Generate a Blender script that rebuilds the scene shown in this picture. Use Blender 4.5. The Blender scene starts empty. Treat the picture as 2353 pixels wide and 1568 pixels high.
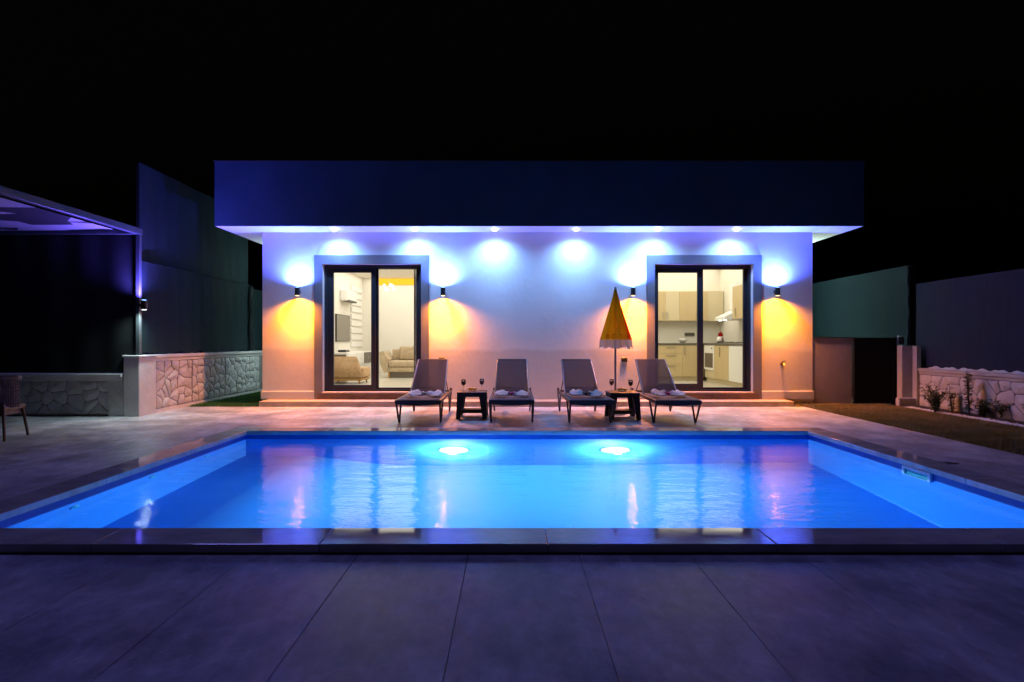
import bpy, bmesh, math, random
from mathutils import Vector, Matrix
random.seed(7)
R = math.radians
S = bpy.context.scene
C = S.collection

# ------------------------------------------------------------------ camera, world, sun, exposure
F = 1307.0; VX = 1174.0; VY = 786.0; HC = 1.2
cam = bpy.data.cameras.new('camera'); camo = bpy.data.objects.new('camera', cam); C.objects.link(camo)
camo.location = (0, 0, HC); camo.rotation_euler = (R(90), 0, 0)
cam.sensor_width = 36; cam.lens = 36 * F / 2353; cam.clip_end = 500; cam.clip_start = 0.05
cam.shift_x = 2.5 / 2353; cam.shift_y = 2 / 2353
S.camera = camo

W = bpy.data.worlds.new('World'); S.world = W; W.use_nodes = True
wn = W.node_tree; bg = wn.nodes['Background']
sky = wn.nodes.new('ShaderNodeTexSky'); sky.sky_type = 'NISHITA'; sky.sun_disc = False
sky.sun_elevation = R(-4.5); sky.sun_rotation = R(200)
wn.links.new(sky.outputs[0], bg.inputs[0]); bg.inputs[1].default_value = 0.1

sun = bpy.data.lights.new('sun', 'SUN'); sun.energy = 0.38; sun.angle = R(12); sun.color = (0.24, 0.23, 1.0)
suno = bpy.data.objects.new('sun', sun); C.objects.link(suno)
suno.rotation_euler = Vector((.45,-.40,-1)).to_track_quat('-Z', 'Y').to_euler()

V = S.view_settings
V.view_transform = 'Standard'; V.look = 'None'; V.exposure = 0.0; V.gamma = 1.0; V.use_curve_mapping = False
cy = S.cycles
cy.max_bounces = 10; cy.diffuse_bounces = 5; cy.glossy_bounces = 5; cy.transmission_bounces = 6; cy.transparent_max_bounces = 16
cy.caustics_reflective = False; cy.caustics_refractive = True
cy.sample_clamp_indirect = 4.0; cy.use_denoising = True; cy.use_light_tree = True
cy.blur_glossy = 0.5

# ------------------------------------------------------------------ helpers
base = {}

def link(o):
    C.objects.link(o); return o

def tag(o, label=None, cat=None, group=None, kind=None):
    if label: o['label'] = label
    if cat: o['category'] = cat
    if group: o['group'] = group
    if kind: o['kind'] = kind
    return o

def empty(name, loc, label=None, cat=None, group=None, rz=0):
    o = bpy.data.objects.new(name, None); o.location = loc; o.rotation_euler = (0, 0, rz); link(o)
    o.empty_display_size = 0.1
    base[o.name] = Vector(loc)
    return tag(o, label, cat, group)

def px(x, Y): return (x - VX) * Y / F
def pz(y, Y): return HC - (y - VY) * Y / F

class MB:
    def __init__(s): s.bm = bmesh.new()
    def box(s, x0, x1, y0, y1, z0, z1, bev=0.0, seg=1):
        b = bmesh.new()
        vs = [b.verts.new((x, y, z)) for x in (x0, x1) for y in (y0, y1) for z in (z0, z1)]
        for f in ((0,1,3,2),(4,6,7,5),(0,4,5,1),(2,3,7,6),(0,2,6,4),(1,5,7,3)):
            b.faces.new([vs[i] for i in f])
        if bev > 0:
            bmesh.ops.bevel(b, geom=b.edges[:], offset=bev, segments=seg, affect='EDGES', profile=0.5)
        s.add(b); return s
    def add(s, b, M=None):
        m = bpy.data.meshes.new('t'); 
        if M is not None: b.transform(M)
        b.to_mesh(m); b.free(); s.bm.from_mesh(m); bpy.data.meshes.remove(m); return s
    def tube(s, pts, r, seg=8, caps=True, closed=False):
        pts = [Vector(p) for p in pts]; n = len(pts); rings = []
        rr = r if isinstance(r, (list, tuple)) else [r] * n
        up = None
        for i, p in enumerate(pts):
            if closed: t = pts[(i+1) % n] - pts[i-1]
            elif i == 0: t = pts[1] - p
            elif i == n-1: t = p - pts[i-1]
            else: t = (pts[i+1] - p).normalized() + (p - pts[i-1]).normalized()
            t.normalize()
            if up is None:
                up = Vector((0,0,1)) if abs(t.z) < .9 else Vector((0,1,0))
            a = t.cross(up)
            if a.length < 1e-4: a = t.cross(Vector((1,0,0)))
            a.normalize(); b = a.cross(t).normalized(); up = b
            rings.append([s.bm.verts.new(p + (a*math.cos(2*math.pi*k/seg) + b*math.sin(2*math.pi*k/seg))*rr[i]) for k in range(seg)])
        m = n if closed else n-1
        for i in range(m):
            A, B = rings[i], rings[(i+1) % n]
            for k in range(seg):
                try: s.bm.faces.new((A[k], A[(k+1)%seg], B[(k+1)%seg], B[k]))
                except ValueError: pass
        if caps and not closed:
            s.bm.faces.new(rings[0][::-1]); s.bm.faces.new(rings[-1])
        return s
    def bar(s, p, q, w, h):
        p = Vector(p); q = Vector(q); t = (q-p).normalized()
        up = Vector((0,0,1)) if abs(t.z) < .95 else Vector((0,1,0))
        a = t.cross(up).normalized() * w/2; b = a.cross(t).normalized() * h/2
        A = [s.bm.verts.new(p + i*a + j*b) for i, j in ((-1,-1),(1,-1),(1,1),(-1,1))]
        B = [s.bm.verts.new(q + i*a + j*b) for i, j in ((-1,-1),(1,-1),(1,1),(-1,1))]
        for k in range(4): s.bm.faces.new((A[k], A[(k+1)%4], B[(k+1)%4], B[k]))
        s.bm.faces.new(A[::-1]); s.bm.faces.new(B); return s
    def lathe(s, prof, seg=16, c=(0,0,0), axis='z', wob=None):
        rings = []
        for (r, z) in prof:
            ring = []
            for k in range(seg):
                a = 2*math.pi*k/seg; rr = r * (wob(a, z) if wob else 1)
                v = Vector((rr*math.cos(a), rr*math.sin(a), z))
                if axis == 'y': v = Vector((v.x, -v.z, v.y))
                if axis == 'x': v = Vector((v.z, v.y, -v.x))
                ring.append(s.bm.verts.new(Vector(c) + v))
            rings.append(ring)
        for A, B in zip(rings, rings[1:]):
            for k in range(seg):
                s.bm.faces.new((A[k], A[(k+1)%seg], B[(k+1)%seg], B[k]))
        s.bm.faces.new(rings[0][::-1]); s.bm.faces.new(rings[-1]); return s
    def poly(s, pts):
        s.bm.faces.new([s.bm.verts.new(p) for p in pts]); return s
    def prism(s, pts, d):
        d = Vector(d); A = [s.bm.verts.new(p) for p in pts]; B = [s.bm.verts.new(Vector(p)+d) for p in pts]
        n = len(A)
        for k in range(n): s.bm.faces.new((A[k], A[(k+1)%n], B[(k+1)%n], B[k]))
        s.bm.faces.new(A[::-1]); s.bm.faces.new(B); return s
    def grid(s, fn, nu, nv):
        g = [[s.bm.verts.new(fn(i/nu, j/nv)) for j in range(nv+1)] for i in range(nu+1)]
        for i in range(nu):
            for j in range(nv):
                s.bm.faces.new((g[i][j], g[i+1][j], g[i+1][j+1], g[i][j+1]))
        return s
    def build(s, name, mat, parent=None, world=False, smooth=False, normals=True, loc=None):
        if normals: bmesh.ops.recalc_face_normals(s.bm, faces=s.bm.faces[:])
        me = bpy.data.meshes.new(name)
        off = Vector((0,0,0))
        if world and parent is not None: off = base[parent.name]
        if loc is not None: off = Vector(loc)
        if off.length: bmesh.ops.translate(s.bm, verts=s.bm.verts[:], vec=-off)
        s.bm.to_mesh(me); s.bm.free()
        me.materials.append(mat)
        if smooth:
            for p in me.polygons: p.use_smooth = True
        o = bpy.data.objects.new(name, me); link(o)
        if loc is not None: o.location = loc
        if parent is not None: o.parent = parent
        base[o.name] = off if (world or loc is not None) else (base.get(parent.name, Vector()) if parent else Vector())
        return o

def rebase(parent, child):
    base[child.name] = base[parent.name]; return child

def copy_tree(o, parent=None):
    c = o.copy(); C.objects.link(c)
    if parent is not None: c.parent = parent
    for ch in list(o.children): copy_tree(ch, c)
    return c

# ------------------------------------------------------------------ materials
def mat(name, col, rough=0.6, metal=0.0, var=0.0, scale=4.0, bump=0.0, bscale=30.0, spec=0.5, stretch=(1,1,1),
        col2=None, detail=6, emit=None, estr=0.0, trans=0.0, obj=False, rvar=0.0, sub=0.0):
    m = bpy.data.materials.new(name); m.use_nodes = True
    nt = m.node_tree; p = nt.nodes['Principled BSDF']
    p.inputs['Base Color'].default_value = (*col, 1); p.inputs['Roughness'].default_value = rough
    p.inputs['Metallic'].default_value = metal; p.inputs['Specular IOR Level'].default_value = spec
    if emit: p.inputs['Emission Color'].default_value = (*emit, 1); p.inputs['Emission Strength'].default_value = estr
    if trans: p.inputs['Transmission Weight'].default_value = trans
    if var or bump or col2 or rvar:
        if obj:
            co = nt.nodes.new('ShaderNodeTexCoord').outputs['Object']
        else:
            co = nt.nodes.new('ShaderNodeNewGeometry').outputs['Position']
        mp = nt.nodes.new('ShaderNodeMapping'); mp.inputs['Scale'].default_value = stretch
        nt.links.new(co, mp.inputs[0])
    if var or col2 or rvar:
        n = nt.nodes.new('ShaderNodeTexNoise'); n.inputs['Scale'].default_value = scale; n.inputs['Detail'].default_value = detail
        n.inputs['Roughness'].default_value = 0.62
        nt.links.new(mp.outputs[0], n.inputs['Vector'])
        rp = nt.nodes.new('ShaderNodeValToRGB')
        rp.color_ramp.elements[0].position = 0.32; rp.color_ramp.elements[1].position = 0.68
        if col2 is None:
            rp.color_ramp.elements[0].color = (*[c*(1-var) for c in col], 1)
            rp.color_ramp.elements[1].color = (*[min(1, c*(1+var)) for c in col], 1)
        else:
            rp.color_ramp.elements[0].color = (*col, 1); rp.color_ramp.elements[1].color = (*col2, 1)
        nt.links.new(n.outputs['Fac'], rp.inputs[0])
        if var or col2: nt.links.new(rp.outputs[0], p.inputs['Base Color'])
        if rvar:
            mr = nt.nodes.new('ShaderNodeMapRange'); mr.inputs['From Min'].default_value = .3; mr.inputs['From Max'].default_value = .7
            mr.inputs['To Min'].default_value = rough - rvar; mr.inputs['To Max'].default_value = rough + rvar
            nt.links.new(n.outputs['Fac'], mr.inputs['Value']); nt.links.new(mr.outputs[0], p.inputs['Roughness'])
    if bump:
        n2 = nt.nodes.new('ShaderNodeTexNoise'); n2.inputs['Scale'].default_value = bscale; n2.inputs['Detail'].default_value = 5
        nt.links.new(mp.outputs[0], n2.inputs['Vector'])
        b = nt.nodes.new('ShaderNodeBump'); b.inputs['Strength'].default_value = bump; b.inputs['Distance'].default_value = 0.02
        nt.links.new(n2.outputs['Fac'], b.inputs['Height']); nt.links.new(b.outputs[0], p.inputs['Normal'])
    return m

def emat(name, col, s):
    m = bpy.data.materials.new(name); m.use_nodes = True; nt = m.node_tree
    nt.nodes.remove(nt.nodes['Principled BSDF'])
    e = nt.nodes.new('ShaderNodeEmission'); e.inputs[0].default_value = (*col, 1); e.inputs[1].default_value = s
    nt.links.new(e.outputs[0], nt.nodes['Material Output'].inputs[0]); return m

def glassmat(name, tint, ior, rough, bump=None, refr=False):
    m = bpy.data.materials.new(name); m.use_nodes = True; nt = m.node_tree
    nt.nodes.remove(nt.nodes['Principled BSDF'])
    t = nt.nodes.new('ShaderNodeBsdfRefraction' if refr else 'ShaderNodeBsdfTransparent'); t.inputs[0].default_value = (*tint, 1)
    if refr: t.inputs['IOR'].default_value = ior; t.inputs['Roughness'].default_value = .0
    g = nt.nodes.new('ShaderNodeBsdfGlossy'); g.inputs['Roughness'].default_value = rough
    f = nt.nodes.new('ShaderNodeFresnel'); f.inputs[0].default_value = min(ior, 1.18) if refr else ior
    mx = nt.nodes.new('ShaderNodeMixShader')
    nt.links.new(f.outputs[0], mx.inputs[0]); nt.links.new(t.outputs[0], mx.inputs[1]); nt.links.new(g.outputs[0], mx.inputs[2])
    nt.links.new(mx.outputs[0], nt.nodes['Material Output'].inputs[0])
    if bump:
        g2 = nt.nodes.new('ShaderNodeNewGeometry')
        hs = None
        for (sc, st, w) in bump:
            mp = nt.nodes.new('ShaderNodeMapping'); mp.inputs['Scale'].default_value = sc
            nt.links.new(g2.outputs['Position'], mp.inputs[0])
            n = nt.nodes.new('ShaderNodeTexNoise'); n.inputs['Scale'].default_value = 1; n.inputs['Detail'].default_value = 3
            nt.links.new(mp.outputs[0], n.inputs['Vector'])
            b = nt.nodes.new('ShaderNodeBump'); b.inputs['Strength'].default_value = st; b.inputs['Distance'].default_value = w
            nt.links.new(n.outputs['Fac'], b.inputs['Height'])
            if hs is not None: nt.links.new(hs.outputs[0], b.inputs['Normal'])
            hs = b
        nt.links.new(hs.outputs[0], g.inputs['Normal'])
    return m

def plaster_mat():
    # white lime plaster, slightly greyer where the lower metre was patched and re-rendered
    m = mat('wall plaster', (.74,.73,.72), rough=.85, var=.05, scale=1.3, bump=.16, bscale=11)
    nt = m.node_tree; p = nt.nodes['Principled BSDF']
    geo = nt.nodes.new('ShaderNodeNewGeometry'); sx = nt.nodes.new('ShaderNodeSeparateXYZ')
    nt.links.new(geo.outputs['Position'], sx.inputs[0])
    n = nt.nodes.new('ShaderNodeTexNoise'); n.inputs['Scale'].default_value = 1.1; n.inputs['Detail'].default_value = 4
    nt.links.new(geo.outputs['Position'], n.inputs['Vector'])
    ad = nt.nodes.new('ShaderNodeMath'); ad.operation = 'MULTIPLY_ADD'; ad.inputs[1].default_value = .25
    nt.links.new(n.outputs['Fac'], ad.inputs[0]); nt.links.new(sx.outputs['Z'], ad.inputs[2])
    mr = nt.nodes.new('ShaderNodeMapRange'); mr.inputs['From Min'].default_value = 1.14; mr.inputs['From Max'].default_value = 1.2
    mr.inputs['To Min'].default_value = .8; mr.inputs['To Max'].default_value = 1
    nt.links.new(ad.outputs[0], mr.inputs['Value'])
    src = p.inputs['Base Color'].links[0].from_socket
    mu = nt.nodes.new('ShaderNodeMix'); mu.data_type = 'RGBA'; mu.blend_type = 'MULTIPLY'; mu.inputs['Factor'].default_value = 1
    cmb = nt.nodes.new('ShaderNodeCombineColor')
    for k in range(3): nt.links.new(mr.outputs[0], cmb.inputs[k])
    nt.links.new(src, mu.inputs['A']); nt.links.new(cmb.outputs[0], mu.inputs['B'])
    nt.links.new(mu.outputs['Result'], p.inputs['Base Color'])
    return m

def tile_mat():
    m = mat('porcelain paving', (.42,.41,.44), rough=.42, var=.30, scale=1.9, bump=.08, bscale=14, rvar=.12, detail=10)
    nt = m.node_tree; p = nt.nodes['Principled BSDF']
    for r_ in nt.nodes:
        if r_.type == 'VALTORGB': r_.color_ramp.elements[0].position = .40; r_.color_ramp.elements[1].position = .60
    geo = nt.nodes.new('ShaderNodeNewGeometry')
    mp = nt.nodes.new('ShaderNodeMapping'); mp.inputs['Scale'].default_value = (1.0, 1.0, 1.0); mp.inputs['Rotation'].default_value = (0,0,.9)
    nt.links.new(geo.outputs['Position'], mp.inputs[0])
    n = nt.nodes.new('ShaderNodeTexNoise'); n.inputs['Scale'].default_value = 2.2; n.inputs['Detail'].default_value = 10; n.inputs["Distortion"].default_value = .5
    nt.links.new(mp.outputs[0], n.inputs['Vector'])
    rp = nt.nodes.new('ShaderNodeValToRGB')
    e = rp.color_ramp.elements; e[0].position = .485; e[0].color = (1,1,1,1); e[1].position = .5; e[1].color = (1.5,1.5,1.5,1)
    x = e.new(.515); x.color = (1,1,1,1)
    nt.links.new(n.outputs['Fac'], rp.inputs[0])
    # scratches fade in and out
    oi = nt.nodes.new('ShaderNodeObjectInfo')
    mrr = nt.nodes.new('ShaderNodeMapRange'); mrr.inputs['To Min'].default_value = .94; mrr.inputs['To Max'].default_value = 1.05
    nt.links.new(oi.outputs['Random'], mrr.inputs['Value'])
    src = p.inputs['Base Color'].links[0].from_socket
    mu = nt.nodes.new('ShaderNodeMix'); mu.data_type = 'RGBA'; mu.blend_type = 'MULTIPLY'; mu.inputs['Factor'].default_value = .35
    nt.links.new(src, mu.inputs['A']); nt.links.new(rp.outputs[0], mu.inputs['B'])
    n3 = nt.nodes.new('ShaderNodeTexNoise'); n3.inputs['Scale'].default_value = 11; n3.inputs['Detail'].default_value = 9; n3.inputs['Roughness'].default_value = .7
    mp3 = nt.nodes.new('ShaderNodeMapping'); mp3.inputs['Scale'].default_value = (1, .45, 1); mp3.inputs['Rotation'].default_value = (0, 0, .6)
    nt.links.new(geo.outputs['Position'], mp3.inputs[0]); nt.links.new(mp3.outputs[0], n3.inputs['Vector'])
    rp3 = nt.nodes.new('ShaderNodeValToRGB'); e3 = rp3.color_ramp.elements
    e3[0].position = .36; e3[0].color = (.62,.62,.62,1); e3[1].position = .66; e3[1].color = (1.35,1.35,1.35,1)
    nt.links.new(n3.outputs['Fac'], rp3.inputs[0])
    mu3 = nt.nodes.new('ShaderNodeMix'); mu3.data_type = 'RGBA'; mu3.blend_type = 'MULTIPLY'; mu3.inputs['Factor'].default_value = .6
    nt.links.new(mu.outputs['Result'], mu3.inputs['A']); nt.links.new(rp3.outputs[0], mu3.inputs['B']); mu = mu3
    mv = nt.nodes.new('ShaderNodeVectorMath'); mv.operation = 'SCALE'
    nt.links.new(mu.outputs['Result'], mv.inputs[0]); nt.links.new(mrr.outputs[0], mv.inputs['Scale'])
    nt.links.new(mv.outputs[0], p.inputs['Base Color'])
    return m

M = {}
M['plaster'] = plaster_mat()
M['white'] = mat('white paint', (.78,.77,.75), rough=.6)
M['inwall'] = mat('interior paint', (.78,.75,.68), rough=.7, var=.02, scale=2)
M['fascia'] = mat('anthracite fascia', (.02,.058,.09), rough=.6, var=.15, scale=1.5, bump=.1, bscale=20)
M['surround'] = mat('grey door surround', (.16,.16,.17), rough=.7, var=.1, scale=3, bump=.12, bscale=20)
M['alu'] = mat('anthracite aluminium', (.022,.022,.026), rough=.38, metal=0, spec=.5)
M['marble'] = mat('brown marble', (.16,.10,.075), rough=.35, var=.35, scale=5, stretch=(1,1,3), detail=9)
M['sill'] = mat('pale marble sill', (.5,.42,.38), rough=.4, var=.12, scale=5)
M['plinth'] = mat('beige stone plinth', (.40,.33,.28), rough=.55, var=.18, scale=5, detail=8)
M['tile'] = tile_mat()
M['grout'] = mat('grout', (.10,.095,.09), rough=.9)
M['coping'] = mat('polished coping marble', (.50,.46,.46), rough=.055, var=.22, scale=3, stretch=(1,2,1), detail=9, rvar=.03)
M['liner'] = mat('pool liner', (.06,.33,.85), rough=.5, var=.04, scale=3)
M['linerdim'] = mat('dim pool liner', (.01,.10,.45), rough=.4, var=.05, scale=3)  # same liner, darkened in colour for the dim light above the water
M['water'] = glassmat('pool water', (.72,.93,1.0), 1.33, .07,
                      bump=[((2.2,5,1), .38, .02), ((12,24,1), .34, .006)], refr=True)
M['glass'] = glassmat('window glass', (.96,.97,.96), 1.25, .0)
M['net'] = mat('green shade net', (.004,.0145,.018), rough=.85, var=.12, scale=3, stretch=(1,6,.5), bump=.2, bscale=30, spec=.2)
M['netnavy'] = mat('navy shade net', (.022,.026,.040), rough=.9, var=.15, scale=3, stretch=(1,6,.5), spec=.1)
M['netdark'] = mat('black shade net', (.012,.014,.016), rough=.9, var=.2, scale=3, spec=.1)
M['stone'] = mat('rendered stone', (.46,.45,.45), rough=.85, var=.18, scale=4, bump=.45, bscale=16)
M['mortar'] = mat('dark mortar', (.24,.23,.23), rough=.95, var=.2, scale=6)
M['cap'] = mat('wall cap', (.56,.54,.54), rough=.7, var=.12, scale=4, bump=.15, bscale=20)
M['steel'] = mat('grey painted steel', (.035,.042,.05), rough=.45, var=.06, scale=6)
M['black'] = mat('black plastic', (.012,.012,.014), rough=.42)
M['blackmetal'] = mat('black metal', (.018,.018,.02), rough=.35)
M['sling'] = mat('grey sling mesh', (.06,.06,.07), rough=.8, spec=.3, var=.08, scale=60, obj=True)
M['frame'] = mat('dark lounger frame', (.028,.026,.028), rough=.4)
M['towel'] = mat('white towel', (.86,.86,.87), rough=.95, var=.04, scale=60, bump=.2, bscale=120)
M['hem'] = mat('white parasol hem', (.72,.72,.74), rough=.9)
M['pink'] = mat('pink ribbon', (.75,.08,.40), rough=.6)
M['navy'] = mat('dark ribbon', (.03,.02,.06), rough=.6)
M['yellow'] = mat('yellow parasol cloth', (.82,.52,.01), rough=.7)
M['orange'] = mat('orange parasol cloth', (.75,.13,.015), rough=.7)
M['red'] = mat('red print', (.55,.04,.03), rough=.7)
M['chrome'] = mat('steel pole', (.55,.55,.57), rough=.3, metal=1)
M['brass'] = mat('brass', (.62,.40,.14), rough=.3, metal=1)
M['wine'] = mat('red wine', (.09,.004,.012), rough=.08)
M['clear'] = glassmat('clear glass', (.95,.96,.97), 1.45, .02)
M['plate'] = mat('plate', (.7,.7,.7), rough=.2)
M['fruit'] = mat('orange fruit', (.85,.33,.02), rough=.5, col2=(.85,.52,.05), scale=40, var=.1)
M['soil'] = mat('soil', (.035,.025,.018), rough=.95, var=.3, scale=8)
M['lawn'] = mat('lawn soil', (.16,.13,.05), rough=.95, var=.35, scale=5)
M['grass'] = mat('grass blades', (.19,.17,.045), rough=.7, col2=(.36,.27,.09), scale=2.2, var=.1)
M['grassg'] = mat('green grass blades', (.02,.10,.012), rough=.7, col2=(.035,.13,.02), scale=2.2, var=.1)
M['leafd'] = mat('dark leaves', (.05,.08,.03), rough=.6, col2=(.10,.13,.05), scale=20, var=.1)
M['leafy'] = mat('yellow green leaves', (.22,.26,.015), rough=.55, col2=(.34,.32,.02), scale=20, var=.1)
M['stem'] = mat('stem', (.07,.05,.03), rough=.8)
M['pebble'] = mat('white pebble', (.85,.84,.85), rough=.6)
M['rattan'] = mat('brown rattan', (.10,.06,.05), rough=.5, var=.35, scale=50, stretch=(1,1,3), obj=True)
M['ground'] = mat('dark earth', (.03,.028,.025), rough=1, var=.3, scale=1)
M['greywall'] = mat('grey rendered wall', (.30,.28,.29), rough=.85, var=.12, scale=2, bump=.2, bscale=20)
M['pillar'] = mat('pale rendered pillar', (.50,.48,.48), rough=.8, var=.1, scale=4, bump=.2, bscale=20)
M['cabinet'] = mat('oak laminate', (.56,.44,.25), rough=.4, var=.05, scale=3, stretch=(8,8,.6), spec=.3)
M['cabinetlt'] = mat('pale oak laminate', (.62,.53,.36), rough=.4, spec=.3)
M['counter'] = mat('grey worktop', (.13,.12,.10), rough=.3)
M['metal'] = mat('brushed handle', (.55,.53,.48), rough=.35, metal=1)
M['sofa'] = mat('beige sofa cloth', (.46,.36,.24), rough=.9, var=.18, scale=9, bump=.3, bscale=60)
M['throw'] = mat('tan throw', (.50,.32,.18), rough=.95, var=.2, scale=14, bump=.5, bscale=40)
M['wood'] = mat('honey wood', (.42,.22,.06), rough=.4)
M['tv'] = mat('tv screen', (.17,.155,.13), rough=.25)
M['darkwood'] = mat('grey brown drawer', (.12,.10,.08), rough=.4)
M['curtain'] = mat('sheer curtain', (.72,.70,.64), rough=.9)
M['floor'] = mat('pale floor tile', (.55,.51,.42), rough=.25)
M['lampw'] = emat('white lamp', (.85,.95,1.0), 40)
M['lampw2'] = emat('dim white lamp', (.85,.95,1.0), 6)
M['lampb'] = emat('blue lamp', (.25,.45,1.0), 10)
M['lampo'] = emat('amber lamp', (1,.62,.2), 8)
M['lampwarm'] = emat('ceiling lamp', (1,.95,.82), 12)
M['ledy'] = emat('amber cove led', (1,.50,.03), 1.5)
M['poollamp'] = emat('pool lamp', (.65,.92,1.0), 45)
M['inlet'] = mat('pool inlet', (.05,.55,.75), rough=.4)
M['skim'] = mat('skimmer plastic', (.75,.78,.80), rough=.4)
M['teal'] = mat('skimmer flap', (.10,.55,.52), rough=.4)  # teal pool light in the skimmer opening, put into the colour

for k_ in ('yellow', 'orange', 'red', 'hem'):
    nt_ = M[k_].node_tree; p_ = nt_.nodes['Principled BSDF']
    tl_ = nt_.nodes.new('ShaderNodeBsdfTranslucent'); mx_ = nt_.nodes.new('ShaderNodeMixShader'); mx_.inputs[0].default_value = .8
    c_ = p_.inputs['Base Color']
    if c_.links: nt_.links.new(c_.links[0].from_socket, tl_.inputs[0])
    else: tl_.inputs[0].default_value = c_.default_value
    nt_.links.new(p_.outputs[0], mx_.inputs[1]); nt_.links.new(tl_.outputs[0], mx_.inputs[2])
    nt_.links.new(mx_.outputs[0], nt_.nodes['Material Output'].inputs[0])
def camo_mat():
    m = mat('patterned awning cloth', (.3,.29,.3), rough=.8)
    nt = m.node_tree; p = nt.nodes['Principled BSDF']
    g = nt.nodes.new('ShaderNodeNewGeometry'); mp = nt.nodes.new('ShaderNodeMapping')
    mp.inputs['Scale'].default_value = (.8, 1.7, 1); mp.inputs['Rotation'].default_value = (0,0,.3)
    nt.links.new(g.outputs['Position'], mp.inputs[0])
    n = nt.nodes.new('ShaderNodeTexVoronoi'); n.inputs['Scale'].default_value = 1.3
    nt.links.new(mp.outputs[0], n.inputs['Vector'])
    r = nt.nodes.new('ShaderNodeValToRGB'); r.color_ramp.interpolation = 'CONSTANT'
    e = r.color_ramp.elements; e[0].color = (.006,.006,.008,1); e[1].position = .36; e[1].color = (.26,.25,.26,1)
    nt.links.new(n.outputs['Color'], r.inputs[0]); nt.links.new(r.outputs[0], p.inputs['Base Color'])
    return m
M['camo'] = camo_mat()

def spot(name, loc, rot, power, col, size, blend, parent, rad=.03):
    l = bpy.data.lights.new(name, 'SPOT'); l.energy = power; l.color = col; l.spot_size = R(size); l.spot_blend = blend
    l.shadow_soft_size = rad
    o = bpy.data.objects.new(name, l); link(o); o.rotation_euler = rot
    o.location = Vector(loc) - base.get(parent.name, Vector()) if parent else loc
    o.parent = parent; return o

def point(name, loc, power, col, parent, rad=.08):
    l = bpy.data.lights.new(name, 'POINT'); l.energy = power; l.color = col; l.shadow_soft_size = rad
    o = bpy.data.objects.new(name, l); link(o)
    o.location = Vector(loc) - base.get(parent.name, Vector()) if parent else loc
    o.parent = parent; return o

def area(name, loc, rot, power, col, sx, sy, parent):
    l = bpy.data.lights.new(name, 'AREA'); l.energy = power; l.color = col; l.shape = 'RECTANGLE'; l.size = sx; l.size_y = sy
    o = bpy.data.objects.new(name, l); link(o); o.rotation_euler = rot
    o.location = Vector(loc) - base.get(parent.name, Vector()) if parent else loc
    o.parent = parent; return o

# ------------------------------------------------------------------ setting: ground, deck, pool
PX0, PX1, PY0, PY1 = -3.42, 3.84, 3.48, 7.34      # inside of the pool
CW = .26                                           # coping width
CX0, CX1, CY0, CY1 = PX0-CW, PX1+CW, PY0-CW, PY1+CW
CZ = .055
DX0, DX1, DY0, DY1 = -9.6, 5.41, .0, 10.52
WY = 10.92                                         # house front wall

def ring(m, X0, X1, Y0, Y1, h, z0, z1):
    hx0, hx1, hy0, hy1 = h
    m.box(X0, X1, Y0, hy0, z0, z1); m.box(X0, X1, hy1, Y1, z0, z1)
    m.box(X0, hx0, hy0, hy1, z0, z1); m.box(hx1, X1, hy0, hy1, z0, z1); return m

g = ring(MB(), -120, 120, -60, 160, (-12, 10, -2, 20), -.4, -.2).build('ground', M['ground']); tag(g, kind='structure')
g2 = MB(); ring(g2, -12, 10, -2, 20, (CX0+.05, CX1-.05, CY0+.05, CY1-.05), -.35, -.06)
tag(g2.build('terrain', M['soil']), kind='structure')
deck = MB(); ring(deck, DX0, DX1, DY0, DY1, (CX0+.03, CX1-.03, CY0+.03, CY1-.03), -.058, -.012)
deck = tag(deck.build('deck', M['grout']), kind='structure')
TW, TL, GAP = .622, 1.24, .0028
mesh_cache = {}
def tile(x0, x1, y0, y1):
    key = (round(x1-x0, 3), round(y1-y0, 3))
    if key not in mesh_cache:
        w, l = x1-x0, y1-y0
        o = MB().box(0, w, 0, l, -.012, 0, .0015).build('paving_tile', M['tile'], deck)
        mesh_cache[key] = o.data
    else:
        o = bpy.data.objects.new('paving_tile', mesh_cache[key]); link(o); o.parent = deck
    o.location = (x0, y0, random.uniform(0, .0007))
xs = [-.862 + TW*k for k in range(-14, 12)]
for xa in xs:
    for k in range(-1, 8):
        ya = 1.975 + TL*(k-1)
        X0, X1 = max(xa+GAP/2, DX0), min(xa+TW-GAP/2, DX1); Y0, Y1 = max(ya+GAP/2, .3), min(ya+TL-GAP/2, DY1)
        if X1-X0 < .03 or Y1-Y0 < .03: continue
        if X1 <= CX0 or X0 >= CX1 or Y1 <= CY0 or Y0 >= CY1: tile(X0, X1, Y0, Y1); continue
        if Y0 < CY0-.02: tile(X0, X1, Y0, CY0-.004)
        if Y1 > CY1+.02: tile(X0, X1, CY1+.004, Y1)
        ym0, ym1 = max(Y0, CY0), min(Y1, CY1)
        if X0 < CX0-.02: tile(X0, CX0-.004, ym0, ym1)
        if X1 > CX1+.02: tile(CX1+.004, X1, ym0, ym1)

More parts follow.
